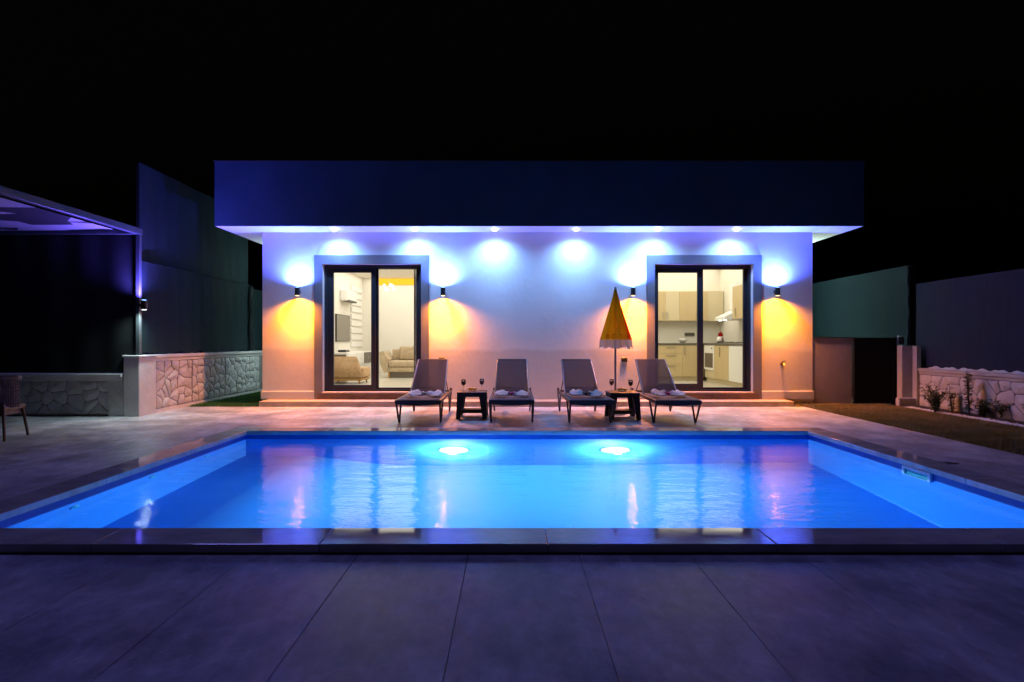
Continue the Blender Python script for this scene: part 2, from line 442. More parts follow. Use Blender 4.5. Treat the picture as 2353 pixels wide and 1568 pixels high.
# pool basin: liner walls, dimly lit liner above the water painted darker, bench along the left side
PZ = -1.5
BX = -2.6; BZ = -1.12; BE = -1.5; WZ = -.052
def sec():
    P_ = [(PX0, -.075), (PX0, BZ+.12)]
    P_ += [(PX0, BZ+.004), (PX0+.004, BZ)]
    for k in range(1, 41):
        t_ = k/40; P_.append((BX-.15+(BE-BX+.15)*t_, BZ+(PZ-BZ)*t_*t_*(3-2*t_)))
    r_ = .03
    P_ += [(PX1-r_+r_*math.sin(k*math.pi/20), PZ+r_-r_*math.cos(k*math.pi/20)) for k in range(0, 11)]
    P_.append((PX1, -.075)); return P_
SEC = sec()
b = MB()
rows = [[b.bm.verts.new((x, y, z)) for x, z in SEC] for y in (PY0, PY1)]
for i in range(len(SEC)-1): b.bm.faces.new((rows[0][i], rows[0][i+1], rows[1][i+1], rows[1][i]))
pool = tag(b.build('swimming_pool', M['liner'], normals=False, smooth=False), kind='structure')
for y in (PY0, PY1): MB().poly([(x, y, z) for x, z in SEC]).build('end_wall', M['liner'], pool)
bb = MB()
e = .006
bb.box(PX0, PX1, PY1-e, PY1+.03, -.075, .004); bb.box(PX0, PX1, PY0-.03, PY0+e, -.075, .004)
bb.box(PX0-.03, PX0+e, PY0+e, PY1-e, -.075, .004); bb.box(PX1-e, PX1+.03, PY0+e, PY1-e, -.075, .004)
bb.build('dim_liner', M['linerdim'], pool)
# coping slabs
def cop(x0, x1, y0, y1):
    MB().box(x0, x1, y0, y1, .004, CZ, .006, 2).build('coping_slab', M['coping'], pool)
OV = .025
n = 6
for k in range(n):
    a0, a1 = CX0 + (CX1-CX0)*k/n, CX0 + (CX1-CX0)*(k+1)/n
    cop(a0+.001, a1-.001, CY0, PY0+OV); cop(a0+.001, a1-.001, PY1-OV, CY1)
n = 3
for k in range(n):
    a0, a1 = PY0+OV + (PY1-PY0-2*OV)*k/n, PY0+OV + (PY1-PY0-2*OV)*(k+1)/n
    cop(CX0, PX0+OV, a0+.001, a1-.001); cop(PX1-OV, CX1, a0+.001, a1-.001)
# the kerb body under the coping, dark
kb = MB(); ring(kb, CX0+.03, CX1-.03, CY0+.03, CY1-.03, (PX0, PX1, PY0, PY1), -.055, .003)
kb.build('kerb', M['mortar'], pool)
wt = MB(); wt.grid(lambda u, v: (PX0+.004+(PX1-PX0-.008)*u, PY0+.004+(PY1-PY0-.008)*v, WZ), 8, 8)
tag(wt.build('water', M['water'], normals=False), kind='structure')

# underwater lamps
for i, (X, lab) in enumerate(((px(1043,PY1), 'left glowing underwater lamp in the far pool wall'), (px(1413,PY1), 'right glowing underwater lamp in the far pool wall, below the parasol'))):
    t = empty('pool_lamp', (X, PY1, -.74), lab, 'pool lamp', 'underwater lamps in the far pool wall')
    MB().lathe([(.19,-.0),(.19,.012),(.16,.02)], 24, axis='y').build('housing', M['white'], t, smooth=False)  # white ring enlarged to stand in for the lamp's bloom
    MB().lathe([(.11,.021),(.10,.04),(.05,.055)], 20, axis='y').build('lens', M['poollamp'], t)
    point('pool_light', (X, PY1-.17, -.74), 100, (.9,1.0,1.0), t, .05)
    s = spot('pool_beam', (X, PY1-.16, -.74), (R(58), 0, R(180)), 215, (.004,.62,1.0), 170, .5, t, .06)
# inlets on the left wall
for x, lab in ((170,'nearest round pool inlet on the left pool wall'), (350,'middle round pool inlet on the left pool wall'), (475,'farthest round pool inlet on the left pool wall')):
    Y = F*-PX0/(VX-x)
    t = empty('pool_inlet', (PX0, Y, -.22), lab, 'pool inlet', 'inlets along the left pool wall')
    MB().lathe([(.045,0),(.045,.012),(.03,.018)], 18, axis='x').build('inlet_ring', M['inlet'], t)
    MB().lathe([(.012,.0185),(.01,.026)], 10, axis='x').build('nozzle', M['teal'], t)
# skimmer on the right wall
t = empty('pool_skimmer', (PX1, 5.36, -.035), 'white framed skimmer opening in the right pool wall', 'skimmer')
fr = MB(); x0, x1 = PX1-.034, PX1-.008
fr.box(x0,x1,5.17,5.54,-.022,.003); fr.box(x0,x1,5.17,5.54,-.17,-.145); fr.box(x0,x1,5.17,5.20,-.145,-.022); fr.box(x0,x1,5.51,5.54,-.145,-.022)
fr.build('skimmer_frame', M['skim'], t, world=True)
MB().box(PX1-.013, PX1-.0075, 5.201, 5.509, -.144, -.023).build('lit_opening', M['teal'], t, world=True)  # sheet filling the opening, its lit teal look painted on

# lawn on the right, bed, strip of lawn on the left
tag(MB().box(5.41, 7.12, -1, 16, -.05, -.006).build('lawn', M['lawn']), kind='structure')
tag(MB().box(7.12, 7.55, 2, 10.75, -.05, .012).build('flower_bed', M['soil']), kind='structure')
tag(MB().box(-6.0, -4.77, 10.52, 18, -.05, -.006).build('lawn', M['lawn']), kind='structure')
def grass(name, x0, x1, y0, y1, n, h, m):
    vs, fs = [], []
    for _ in range(n):
        x, y = random.uniform(x0, x1), random.uniform(y0, y1); a = random.uniform(0, math.tau); w = random.uniform(.003,.006)
        hh = h*random.uniform(.5, 1.2); lx, ly = random.gauss(0,.35)*hh, random.gauss(0,.35)*hh
        i = len(vs); c, s = math.cos(a)*w, math.sin(a)*w
        vs += [(x-c, y-s, -.006), (x+c, y+s, -.006), (x+lx, y+ly, hh)]; fs.append((i,i+1,i+2))
    me = bpy.data.meshes.new(name); me.from_pydata(vs, [], fs); me.materials.append(m)
    o = bpy.data.objects.new(name, me); link(o); return o
tag(grass('grass', 5.42, 7.1, 5.4, 11, 60000, .035, M['grass']), 'short dry grass of the lawn on the right', 'grass', kind='stuff')
tag(grass('grass', -5.98, -4.6, 10.53, 14, 26000, .04, M['grassg']), 'green grass in the gap left of the house', 'grass', kind='stuff')

# ------------------------------------------------------------------ house
HX0, HX1 = -4.77, 5.79; HY1 = 18.2; SZ = 3.305; FY = 10.343
house = empty('house', (0.5, WY, 0), 'single storey white villa with dark flat parapet and two lit sliding doors', 'house')
D1 = dict(x0=px(741.6,WY), x1=px(968,WY), z0=.237, z1=pz(607.5,WY))
D2 = dict(x0=px(1504,WY), x1=px(1730,WY), z0=.237, z1=pz(607.5,WY))
FT = .23
w = MB()
ex = [HX0, D1['x0'], D1['x1'], D2['x0'], D2['x1'], HX1]
w.box(ex[0], ex[1], WY, WY+FT, 0, SZ); w.box(ex[2], ex[3], WY, WY+FT, 0, SZ); w.box(ex[4], ex[5], WY, WY+FT, 0, SZ)
for d in (D1, D2):
    w.box(d['x0'], d['x1'], WY, WY+FT, d['z1'], SZ); w.box(d['x0'], d['x1'], WY, WY+FT, 0, d['z0']-.02)
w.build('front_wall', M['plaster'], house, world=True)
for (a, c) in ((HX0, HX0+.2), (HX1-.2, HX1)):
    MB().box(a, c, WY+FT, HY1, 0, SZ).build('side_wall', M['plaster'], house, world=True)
MB().box(HX0+.2, HX1-.2, HY1-.2, HY1, 0, SZ).build('back_wall', M['plaster'], house, world=True)
# soffit and fascia
RX0, RX1 = px(493,FY), px(1986,FY)
MB().box(RX0+.012, RX1-.012, FY+.012, HY1+.6, SZ, SZ+.06).build('soffit', M['white'], house, world=True)
fz1 = pz(372, FY)
fb = MB(); fb.box(RX0, RX1, FY, FY+.012, SZ+.002, fz1); fb.box(RX0, RX0+.012, FY+.012, HY1+.6, SZ+.002, fz1)
fb.box(RX1-.012, RX1, FY+.012, HY1+.6, SZ+.002, fz1); fb.box(RX0+.012, RX1-.012, HY1+.5, HY1+.6, SZ+.061, fz1)
fb.build('fascia', M['fascia'], house, world=True)
MB().box(RX0+.013, RX1-.013, FY+.013, HY1+.49, SZ+.3, SZ+.5).build('roof', M['fascia'], house, world=True)
fl = MB(); fl.box(RX0-.015, RX1+.015, FY-.015, FY+.06, fz1, fz1+.02); fl.box(RX0-.015, RX0+.06, FY+.06, HY1+.6, fz1, fz1+.02); fl.box(RX1-.06, RX1+.015, FY+.06, HY1+.6, fz1, fz1+.02)
fl.build('parapet_flashing', M['steel'], house, world=True)
# plinth step in slabs, skirting, surrounds, sills
SX0, SX1, SY = px(595,10.526), px(1825,10.526), 10.526
xx = SX0; k = 0
while xx < SX1-.01:
    x2 = min(xx+1.2, SX1)
    MB().box(xx+.001, x2-.001, SY, WY-.002, 0, .097, .004).build('plinth_slab', M['plinth'], house, world=True); xx = x2
sk = MB()
sur1 = (px(723,WY), px(986,WY)); sur2 = (px(1486,WY), px(1749,WY))
for a, c in ((HX0-.02, sur1[0]-.002), (sur2[1]+.002, HX1+.02)):
    MB().box(a, c, WY-.035, WY-.0005, .0975, .26, .012, 2).build('skirting', M['plaster'], house, world=True)
for (s, d) in ((sur1, D1), (sur2, D2)):
    q = MB(); zt = pz(587, WY); y0, y1 = WY-.03, WY-.001
    q.box(s[0], d['x0'], y0, y1, .098, zt); q.box(d['x1'], s[1], y0, y1, .098, zt); q.box(d['x0'], d['x1'], y0, y1, d['z1'], zt)
    q.build('door_surround', M['surround'], house, world=True)
    MB().box(d['x0']+.001, d['x1']-.001, WY-.06, WY+.11, d['z0']-.019, d['z0']+.005, .003).build('sill', M['sill'], house, world=True)
    MB().box(d['x0']-.1, d['x1']+.1, WY-.045, WY-.032, .098, d['z0']-.021).build('threshold', M['marble'], house, world=True)
    MB().box(d['x0']-.098, d['x1']+.098, WY-.0315, WY-.0305, .098, d['z0']-.021)
# sliding doors
def sliding_door(d, lg, rg, hx):
    y0 = WY+.09; fw = .055
    f = MB(); x0, x1, z0, z1 = d['x0']+.002, d['x1']-.002, d['z0']+.006, d['z1']-.002
    Y2 = y0+.12
    f.box(x0, x0+fw, y0, Y2, z0, z1); f.box(x1-fw, x1, y0, Y2, z0, z1); f.box(x0+fw, x1-fw, y0, Y2, z1-.06, z1); f.box(x0+fw, x1-fw, y0, Y2, z0, z0+.035)
    o = f.build('sliding_door', M['alu'], house, world=True); base[o.name] = base[house.name]
    for i, g in enumerate((lg, rg)):
        ya = y0+.012 if i == 0 else y0+.062
        yb = ya+.045; ym = (ya+yb)/2
        gx0, gx1, gz0, gz1 = px(g[0],ya), px(g[1],ya), pz(g[3],ya), pz(g[2],ya)
        sx0, sx1 = (x0+fw+.001, gx1+.085) if i == 0 else (gx0-.075, x1-fw-.001)
        sz0, sz1 = z0+.036, z1-.061
        q = MB(); q.box(sx0, gx0, ya, yb, sz0, sz1, .003); q.box(gx1, sx1, ya, yb, sz0, sz1, .003)
        q.box(gx0, gx1, ya, yb, gz1, sz1, .003); q.box(gx0, gx1, ya, yb, sz0, gz0, .003)
        q.build('sash', M['alu'], o, world=True)
        MB().poly([(gx0,ym,gz0),(gx1,ym,gz0),(gx1,ym,gz1),(gx0,ym,gz1)]).build('pane', M['glass'], o, world=True)
    h = MB(); h.box(hx-.012, hx+.012, y0-.03, y0-.02, 1.15, 1.4); h.box(hx-.012, hx+.012, y0-.02, y0+.012, 1.17, 1.19); h.box(hx-.012, hx+.012, y0-.02, y0+.012, 1.36, 1.38)
    h.build('handle', M['blackmetal'], o, world=True)
sliding_door(D1, (766.6,852.6,626.8,884.8), (869.8,956.6,619,891), px(756,WY))
sliding_door(D2, (1512.7,1602.7,627,882), (1615.8,1708,619.7,890.5), px(1507,WY)+.03)

# interior shell (parts of the house)
IF = .2
LX0, LX1, LY1 = -4.57, .3, 17.5
KX0, KX1, KY1 = .55, 5.59, 15.2
IY = WY+FT
def ipart(name, m, *boxes):
    for bx in boxes: MB().box(*bx).build(name, m, house, world=True)
ipart('interior_floor', M['floor'], (HX0+.2, HX1-.2, IY, HY1-.2, .05, IF))
ipart('ceiling', M['inwall'], (HX0+.2, HX1-.2, IY, HY1-.2, 3.16, 3.2))
ipart('interior_wall', M['inwall'], (LX1, KX0, IY, HY1-.2, IF, 3.16))
ipart('interior_wall', M['inwall'], (LX0, LX1, LY1, LY1+.1, IF, 3.16))
ipart('interior_wall', M['inwall'], (KX0, KX1, KY1, KY1+.1, IF, 3.16))
ipart('interior_wall', M['inwall'], (HX0+.2, HX0+.21, IY, LY1, IF, 3.16), (HX1-.21, HX1-.2, IY, KY1, IF, 3.16))
ipart('interior_wall', M['inwall'], (LX0+.012, D1['x0'], IY, IY+.01, IF, 3.15), (D1['x1'], LX1, IY, IY+.01, IF, 3.15), (KX0, D2['x0'], IY, IY+.01, IF, 3.15), (D2['x1'], KX1-.012, IY, IY+.01, IF, 3.15))
# dropped ceiling border with an amber LED cove at the back of the living room
ipart('cove_led', M['ledy'], (-4.2, LX1-.1, LY1-.03, LY1-.005, 2.95, 3.14))
# interior lamps
t = empty('ceiling_lamp', (4.55, 13.1, 3.16), 'round ceiling lamp in the kitchen behind the right sliding door', 'ceiling lamp')
MB().lathe([(.16,-.001),(.16,-.03),(.12,-.05)], 20).build('diffuser', M['inwall'], t)
area('kitchen_light', (3.1,13.2,3.15), (0,0,0), 130, (1,.94,.76), 4.8, 3.9, t)  # area light added across the whole ceiling, the round fixture itself gives no light

# ------------------------------------------------------------------ exterior lamps
dl = None
names = ['leftmost soffit downlight, above the left sliding door', 'soffit downlight above the right edge of the left sliding door', 'soffit downlight above the lounger with the pink bow',
         'soffit downlight left of the parasol, above bare wall', 'soffit downlight above the left edge of the right sliding door', 'rightmost soffit downlight, above the right sliding door']
for i, x in enumerate((768, 953, 1137, 1324, 1511, 1693)):
    X = px(x, 10.58)
    if dl is None:
        dl = empty('downlight', (X, 10.58, SZ), names[i], 'downlight', 'downlights in the soffit')
        MB().lathe([(.055,-.001),(.06,-.008),(.048,-.012)], 20).build('trim_ring', M['white'], dl)
        MB().lathe([(.052,-.0125),(.05,-.024),(.03,-.034)], 16).build('lens', M['lampw'], dl)
        spot('downlight_beam', (X, 10.58, SZ-.04), (R(6),0,0), 180, (.22,.47,1.0), 150, 1.0, dl, .03)
        o = dl
    else:
        o = copy_tree(dl); o.location = (X, 10.58, SZ); o['label'] = names[i]
sc = None
names = ['outdoor wall lamp left of the left sliding door', 'outdoor wall lamp right of the left sliding door, above the leftmost lounger', 'outdoor wall lamp between the parasol and the right sliding door', 'outdoor wall lamp right of the right sliding door, above the garden tap']
def sconce(loc, label, up, dn, back, upc=168, dnc=168):
    o = empty('wall_lamp', loc, label, 'wall lamp', None)
    MB().lathe([(.043,-.075),(.045,-.072),(.045,.072),(.043,.075)], 20).build('body', M['blackmetal'], o, smooth=False)
    MB().box(-.02,.02,.03,back,-.03,.03).build('bracket', M['blackmetal'], o)
    u, uc, um = up; d, dc, dm = dn
    MB().lathe([(.034,.0755),(.032,.079)], 14).build('upper_lens', um, o)
    MB().lathe([(.032,-.079),(.034,-.0755)], 14).build('lower_lens', dm, o)
    spot('up_beam', Vector(loc)+Vector((0,0,.085)), (R(180),0,0), u, uc, upc, .9, o, .025)
    spot('down_beam', Vector(loc)+Vector((0,0,-.085)), (0,0,0), d, dc, dnc, 1.0, o, .04)
    return o
BLUE = (.055,.11,1.0); AMB = (1.0,.275,.0)
for i, x in enumerate((683, 1018, 1455, 1787)):
    loc = (px(x, 10.80), 10.80, 2.155)
    if sc is None:
        sc = sconce(loc, names[0], (600, BLUE, M['lampb']), (700, AMB, M['lampo']), WY-10.80-.001, 166, 154); sc['group'] = 'wall lamps on the house front'; o = sc
    else:
        o = copy_tree(sc); o.location = loc; o['label'] = names[i]
# lamps on the side walls of the house, round the corner
for X, bk, lab in ((HX0-.08, 1, 'lamp on the left side wall of the house, lighting the net fence and grass strip'), (HX1+.08, -1, 'lamp on the right side wall of the house, lighting the green fence')):
    o = sconce((X, 13.2, 2.15), lab, (170 if bk > 0 else 800, (.72,1.0,.93), M['lampw']), (140 if bk > 0 else 420, (.72,1.0,.93), M['lampw']), .06)
    o.rotation_euler = (0,0,R(-90 if bk > 0 else 90))
# fixtures on the wall
for X, lab in ((px(1435,10.9), 'black outdoor socket box right of the parasol pole'), (px(1015.5,10.9), 'black outdoor socket box behind the leftmost lounger')):
    t = empty('socket_box', (X, WY, .86), lab, 'socket')
    MB().box(-.055,.055,-.018,-.001,-.045,.045,.004).build('box', M['black'], t)
    MB().box(-.05,.05,-.025,-.0185,-.04,.035,.002).build('lid', M['black'], t)
t = empty('garden_tap', (px(1797,10.9), WY, .775), 'brass garden tap on the wall right of the right sliding door', 'tap')
q = MB(); q.tube([(0,0,0),(0,-.09,0),(0,-.12,-.02),(0,-.125,-.05)], .013, 8); q.lathe([(.03,.0),(.03,.008)], 12, axis='y'); q.build('spout', M['brass'], t)
q = MB(); q.tube([(0,-.06,0),(0,-.06,.04)], .008, 6); q.bar((-.01,-.06,.045),(.05,-.06,.06),.014,.012); q.build('lever', M['black'], t)

# ------------------------------------------------------------------ stone walls, pillars, fences
def clip(poly, px_, py_, nx, ny):
    out = []
    for i in range(len(poly)):
        a, c = poly[i], poly[(i+1) % len(poly)]
        da = (a[0]-px_)*nx + (a[1]-py_)*ny; dc = (c[0]-px_)*nx + (c[1]-py_)*ny
        if da <= 0: out.append(a)
        if (da < 0 < dc) or (dc < 0 < da):
            t_ = da/(da-dc); out.append((a[0]+(c[0]-a[0])*t_, a[1]+(c[1]-a[1])*t_))
    return out
def cells(u0, u1, v0, v1, size, rnd):
    pts = []
    nu, nv = max(1, round((u1-u0)/size)), max(1, round((v1-v0)/(size*.8)))
    for i in range(nu):
        for j in range(nv):
            pts.append((u0+(i+.5+rnd.uniform(-.42,.42))*(u1-u0)/nu, v0+(j+.5+rnd.uniform(-.42,.42))*(v1-v0)/nv))
    res = []
    for i, p in enumerate(pts):
        poly = [(u0,v0),(u1,v0),(u1,v1),(u0,v1)]
        for j, q in enumerate(pts):
            if i == j or abs(q[0]-p[0]) > 3*size or abs(q[1]-p[1]) > 3*size: continue
            dx, dy = q[0]-p[0], q[1]-p[1]; L = math.hypot(dx, dy)
            gap = .0045
            poly = clip(poly, (p[0]+q[0])/2-dx/L*gap, (p[1]+q[1])/2-dy/L*gap, dx/L, dy/L)
            if len(poly) < 3: break
        if len(poly) >= 3: res.append(poly)
    return res
def stones(parent, org, ua, va, na, u0, u1, v0, v1, size, seed):
    rnd = random.Random(seed); org, ua, va, na = map(Vector, (org, ua, va, na))
    for poly in cells(u0, u1, v0, v1, size, rnd):
        # wobble the outline a little: subdivide edges
        pts = []
        for i in range(len(poly)):
            a, c = poly[i], poly[(i+1) % len(poly)]
            L = math.hypot(c[0]-a[0], c[1]-a[1]); 
            pts.append((a[0]+(c[0]-a[0])*min(.3,.02/max(L,1e-3)), a[1]+(c[1]-a[1])*min(.3,.02/max(L,1e-3))))
            if L > .08: pts.append(((a[0]+c[0])/2+rnd.uniform(-.008,.008), (a[1]+c[1])/2+rnd.uniform(-.008,.008)))
            pts.append((c[0]-(c[0]-a[0])*min(.3,.02/max(L,1e-3)), c[1]-(c[1]-a[1])*min(.3,.02/max(L,1e-3))))
        cx = sum(p[0] for p in pts)/len(pts); cy_ = sum(p[1] for p in pts)/len(pts)
        h = rnd.uniform(.012,.026)
        q = MB(); P = lambda p, d, k: org + ua*(cx+(p[0]-cx)*k) + va*(cy_+(p[1]-cy_)*k) + na*d
        A = [q.bm.verts.new(P(p, 0, 1)) for p in pts]; B = [q.bm.verts.new(P(p, h*.7, .985)) for p in pts]; T = [q.bm.verts.new(P(p, h, .88)) for p in pts]
        n_ = len(pts)
        for U, Wv in ((A,B),(B,T)):
            for k in range(n_): q.bm.faces.new((U[k], U[(k+1)%n_], Wv[(k+1)%n_], Wv[k]))
        cv = q.bm.verts.new(P((cx, cy_), h*1.75 + .006, 1))
        for k in range(n_): q.bm.faces.new((T[k], T[(k+1)%n_], cv))
        q.build('stone', M['stone'], parent, world=True)

# left side wall, running away from the camera
XL = -6.0
t = empty('stone_wall', (XL-.1, 11.5, 0), 'low stone clad wall with pale cap running back beside the house on the left', 'wall')
MB().box(XL-.25, XL-.03, 9.6, 17, -.05, .9).build('core', M['mortar'], t, world=True)
q = MB(); q.box(XL-.30, XL+.03, 9.58, 17, .93, .985, .006); q.box(XL-.27, XL-.0, 9.585, 17, .87, .929, .012, 2); q.build('cap', M['cap'], t, world=True)
MB().box(XL-.029, XL-.002, 9.585, 17, -.03, .06, .004).build('base_course', M['cap'], t, world=True)
for seg, (ya, yb) in enumerate(((9.64, 10.72), (10.76, 11.95), (11.99, 13.6))):
    stones(t, (XL-.03, 0, 0), (0,1,0), (0,0,1), (1,0,0), ya, yb, .07, .865, .215, 11+seg)
# pillar at its end
t = empty('pillar', (-6.1, 9.36, 0), 'rendered pillar at the end of the left stone wall, pergola post on top', 'pillar')
MB().box(-6.22, -5.97, 9.13, 9.575, -.02, .955, .008).build('shaft', M['pillar'], t, world=True)
MB().box(-6.235, -5.955, 9.115, 9.577, .956, .985, .005).build('cap', M['cap'], t, world=True)
# wall at the back of the pergola, facing the camera
t = empty('stone_wall', (-7.6, 9.3, 0), 'low stone clad wall behind the wicker chair under the pergola', 'wall')
MB().box(-9.6, -6.23, 9.2, 9.45, -.05, .6).build('core', M['mortar'], t, world=True)
q = MB(); q.box(-9.6, -6.24, 9.10, 9.46, .64, .685, .006); q.box(-9.6, -6.245, 9.14, 9.455, .57, .639, .012, 2); q.build('cap', M['cap'], t, world=True)
stones(t, (0, 9.2, 0), (1,0,0), (0,0,1), (0,-1,0), -8.6, -6.5, .03, .565, .23, 21)
MB().box(-6.49, -6.24, 9.16, 9.199, -.02, .565).build('end_pier', M['stone'], t, world=True)

# green net fence on the left
def net(fn, nu, nv, name, m, parent): return MB().grid(fn, nu, nv).build(name, m, parent, world=True, smooth=True, normals=False)
XF = -6.08
t = empty('net_fence', (XF, 11.3, .99), 'tall green shade net fence in two tiers on top of the left stone wall', 'fence')
rn = random.Random(3)
ph = [rn.uniform(0, 6.28) for _ in range(8)]
def ripple(y, z): return (.010*math.sin(6*y+ph[0]) + .004*math.sin(17*y+ph[1]+z) + .0015*math.sin(39*y+ph[2]))*.8 + .01*math.sin(2.3*z+ph[3])*math.sin(3*y)
YF0, YF1 = 9.36, 13.25
net(lambda u, v: (XF+ripple(YF0+(YF1-YF0)*u, v), YF0+(YF1-YF0)*u, 1.0+(2.53-1.0)*v + (.02*math.sin(30*u)+.015*math.sin(71*u))*(1-v)), 120, 10, 'net_panel', M['net'], t)
net(lambda u, v: (XF-.05+ripple(YF0+(YF1-YF0)*u, v+2), YF0+(YF1-YF0)*u, 2.50+(4.16-2.50)*v), 120, 10, 'net_panel', M['net'], t)
net(lambda u, v: (XF-.03+ripple(13.3+3*u, v+2), 13.3+3*u, 1.0+(2.45-1.0)*v), 60, 6, 'net_panel', M['net'], t)
for Y, z1 in ((9.39,4.15), (13.27,4.1), (11.3,4.1)):
    MB().box(XF-.11, XF-.07, Y, Y+.04, .985, z1).build('post', M['blackmetal'], t, world=True)
q = MB(); q.tube([(XF+.018, YF0+(YF1-YF0)*k/40, 2.52+.006*math.sin(k*1.7)) for k in range(41)], .006, 5); q.build('tie_wire', M['black'], t, world=True)
q = MB(); q.grid(lambda u, v: (XF+.035+.03*math.sin(9*v), 13.17+.12*v+.03*math.sin(14*u), 1.0+1.5*u), 20, 6); q.build('net_fold', M['netdark'], t, world=True, smooth=True)
tl = sconce((-5.855, 9.08, 1.79), 'wall lamp on the pergola post, blue light above and white below', (800, (.15,.10,1.0), M['lampb']), (110, (.75,1.0,.95), M['lampw2']), .05, 160, 160)
tl.name = 'wall_lamp'
MB().box(-.13,.02,.046,.07,-.02,.02).build('arm', M['blackmetal'], tl)

# pergola
t = empty('pergola', (-7.6, 9.0, 0), 'steel pergola with patterned awning cloth and dark net back at the left edge', 'pergola')
MB().box(-6.03, -5.97, 9.14, 9.2, .986, 2.93, .004).build('post', M['steel'], t, world=True)
MB().box(-9.56, -9.5, 9.14, 9.2, -.0, 2.93, .004).build('post', M['steel'], t, world=True)
MB().box(-6.03, -5.97, 3.0, 3.06, 0, 2.93, .004).build('post', M['steel'], t, world=True)
MB().box(-6.04, -5.96, 3.0, 9.21, 2.93, 3.03, .006).build('beam', M['steel'], t, world=True)
MB().box(-9.56, -6.041, 9.13, 9.21, 2.93, 3.03, .006).build('beam', M['steel'], t, world=True)
MB().box(-9.56, -6.041, 3.0, 3.08, 2.93, 3.03, .006).build('beam', M['steel'], t, world=True)
net(lambda u, v: (-9.5+3.12*u, 3.1+6.02*v, 3.005-.02*math.sin(math.pi*u)), 12, 12, 'awning', M['camo'], t)
net(lambda u, v: (-9.5+3.46*u, 9.17+.008*math.sin(40*u), .70+2.22*v), 60, 4, 'net_screen', M['netdark'], t)

# right side: grey wall, gate, pillar, low wall, green panels
t = empty('garden_wall', (6.17, 10.95, 0), 'plain grey rendered wall right of the house', 'wall')
MB().box(HX1+.001, 6.55, 10.93, 11.1, -.02, 1.27).build('wall_panel', M['greywall'], t, world=True)
MB().box(HX1+.001, 6.56, 10.91, 11.11, 1.271, 1.292, .004).build('cap', M['steel'], t, world=True)
t = empty('garden_gate', (7.0, 10.9, 0), 'black metal garden gate between the grey wall and the pale pillar', 'gate')
q = MB(); q.box(6.56, 6.62, 10.86, 10.92, .0, 1.28); q.box(7.30, 7.37, 10.86, 10.92, .0, 1.28); q.box(6.62, 7.30, 10.87, 10.91, 1.2, 1.28); q.box(6.62, 7.30, 10.87, 10.91, .02, .1); q.box(6.62,7.30,10.87,10.91,.62,.68)
M['gate'] = mat('matt black gate paint', (.004,.004,.005), rough=.7, spec=.2)
q.build('gate_frame', M['gate'], t, world=True)
MB().box(6.68, 7.24, 10.885, 10.9, .681, 1.199).build('gate_panel', M['gate'], t, world=True)
MB().box(6.68, 7.24, 10.885, 10.9, .101, .619).build('gate_panel', M['gate'], t, world=True)
for xa, xb in ((6.621,6.679),(7.241,7.299)): MB().box(xa, xb, 10.88, 10.905, .101, 1.199).build('gate_strip', M['gate'], t, world=True)
t = empty('junction_box', (7.42, 10.85, 1.18), 'small pale junction box at the top right corner of the black gate', 'box')
q = MB(); q.box(7.36, 7.47, 10.8, 10.859, 1.15, 1.29, .006); q.build('box', M['steel'], t, world=True)
MB().box(7.36, 7.42, 10.79, 10.85, 1.291, 1.32, .01).build('knob', M['skim'], t, world=True)
t = empty('pillar', (7.46, 10.7, 0), 'pale rendered pillar right of the black gate', 'pillar')
MB().box(7.33, 7.59, 10.66, 10.80, 0, 1.13, .006).build('shaft', M['pillar'], t, world=True)
MB().box(7.20, 7.54, 10.55, 10.659, -.01, .16, .02, 2).build('foot', M['pillar'], t, world=True)
XR = 7.55
t = empty('stone_wall', (XR+.1, 8, 0), 'low pale stone clad wall behind the plants on the right', 'wall')
MB().box(XR+.03, XR+.25, 3, 10.53, -.03, .62).build('core', M['mortar'], t, world=True)
q = MB(); q.box(XR-.02, XR+.28, 3, 10.535, .655, .715, .008); q.box(XR+.0, XR+.26, 3, 10.535, .60, .654, .015, 2); q.build('cap', M['cap'], t, world=True)
MB().box(7.52, 7.60, 10.54, 10.655, -.01, 1.12, .004).build('end_pier', M['pillar'], t, world=True)
M['stone_'] = M['stone']; M['stone'] = mat('pale painted stone', (.68,.66,.67), rough=.85, var=.12, scale=4, bump=.4, bscale=16)
stones(t, (XR+.03, 0, 0), (0,1,0), (0,0,1), (-1,0,0), 7.6, 10.53, .02, .595, .25, 31)
q = MB(); q.grid(lambda u, v: (XR+.07+.03*v, 3+7.4*u, .717+ (.03*abs(math.sin(23*u*3))+.02*abs(math.sin(57*u*2)))*v), 160, 1); q.build('net_hem', M['skim'], t, world=True)
t = empty('net_fence', (7.68, 9, .7), 'dark shade net fence above the right stone wall, behind the plants', 'fence')
net(lambda u, v: (7.68+.01*math.sin(20*u)+.006*math.sin(47*u), 3+7.8*u, .72+(2.30-.72)*v), 80, 4, 'net_panel', M['netnavy'], t)
for Y in (10.78, 8.2, 5.6): MB().box(7.72, 7.76, Y, Y+.04, .0, 2.28).build('post', M['blackmetal'], t, world=True)
t = empty('net_fence', (7.68, 13, .7), 'green shade net fence behind the grey wall and gate, right of the house', 'fence')
net(lambda u, v: (7.66+.012*math.sin(14*u)+.006*math.sin(37*u), 10.92+7*u, .2+(2.68-.2)*v), 80, 4, 'net_panel', M['net'], t)
MB().box(7.70, 7.76, 10.9, 10.96, 0, 2.66).build('post', M['blackmetal'], t, world=True)
q = MB(); q.grid(lambda u, v: (7.62+.02*math.sin(7*v+3*u), 10.87+.05*v+.015*math.sin(25*u), 1.1+1.55*u), 24, 3); q.build('net_fold', M['netdark'], t, world=True)

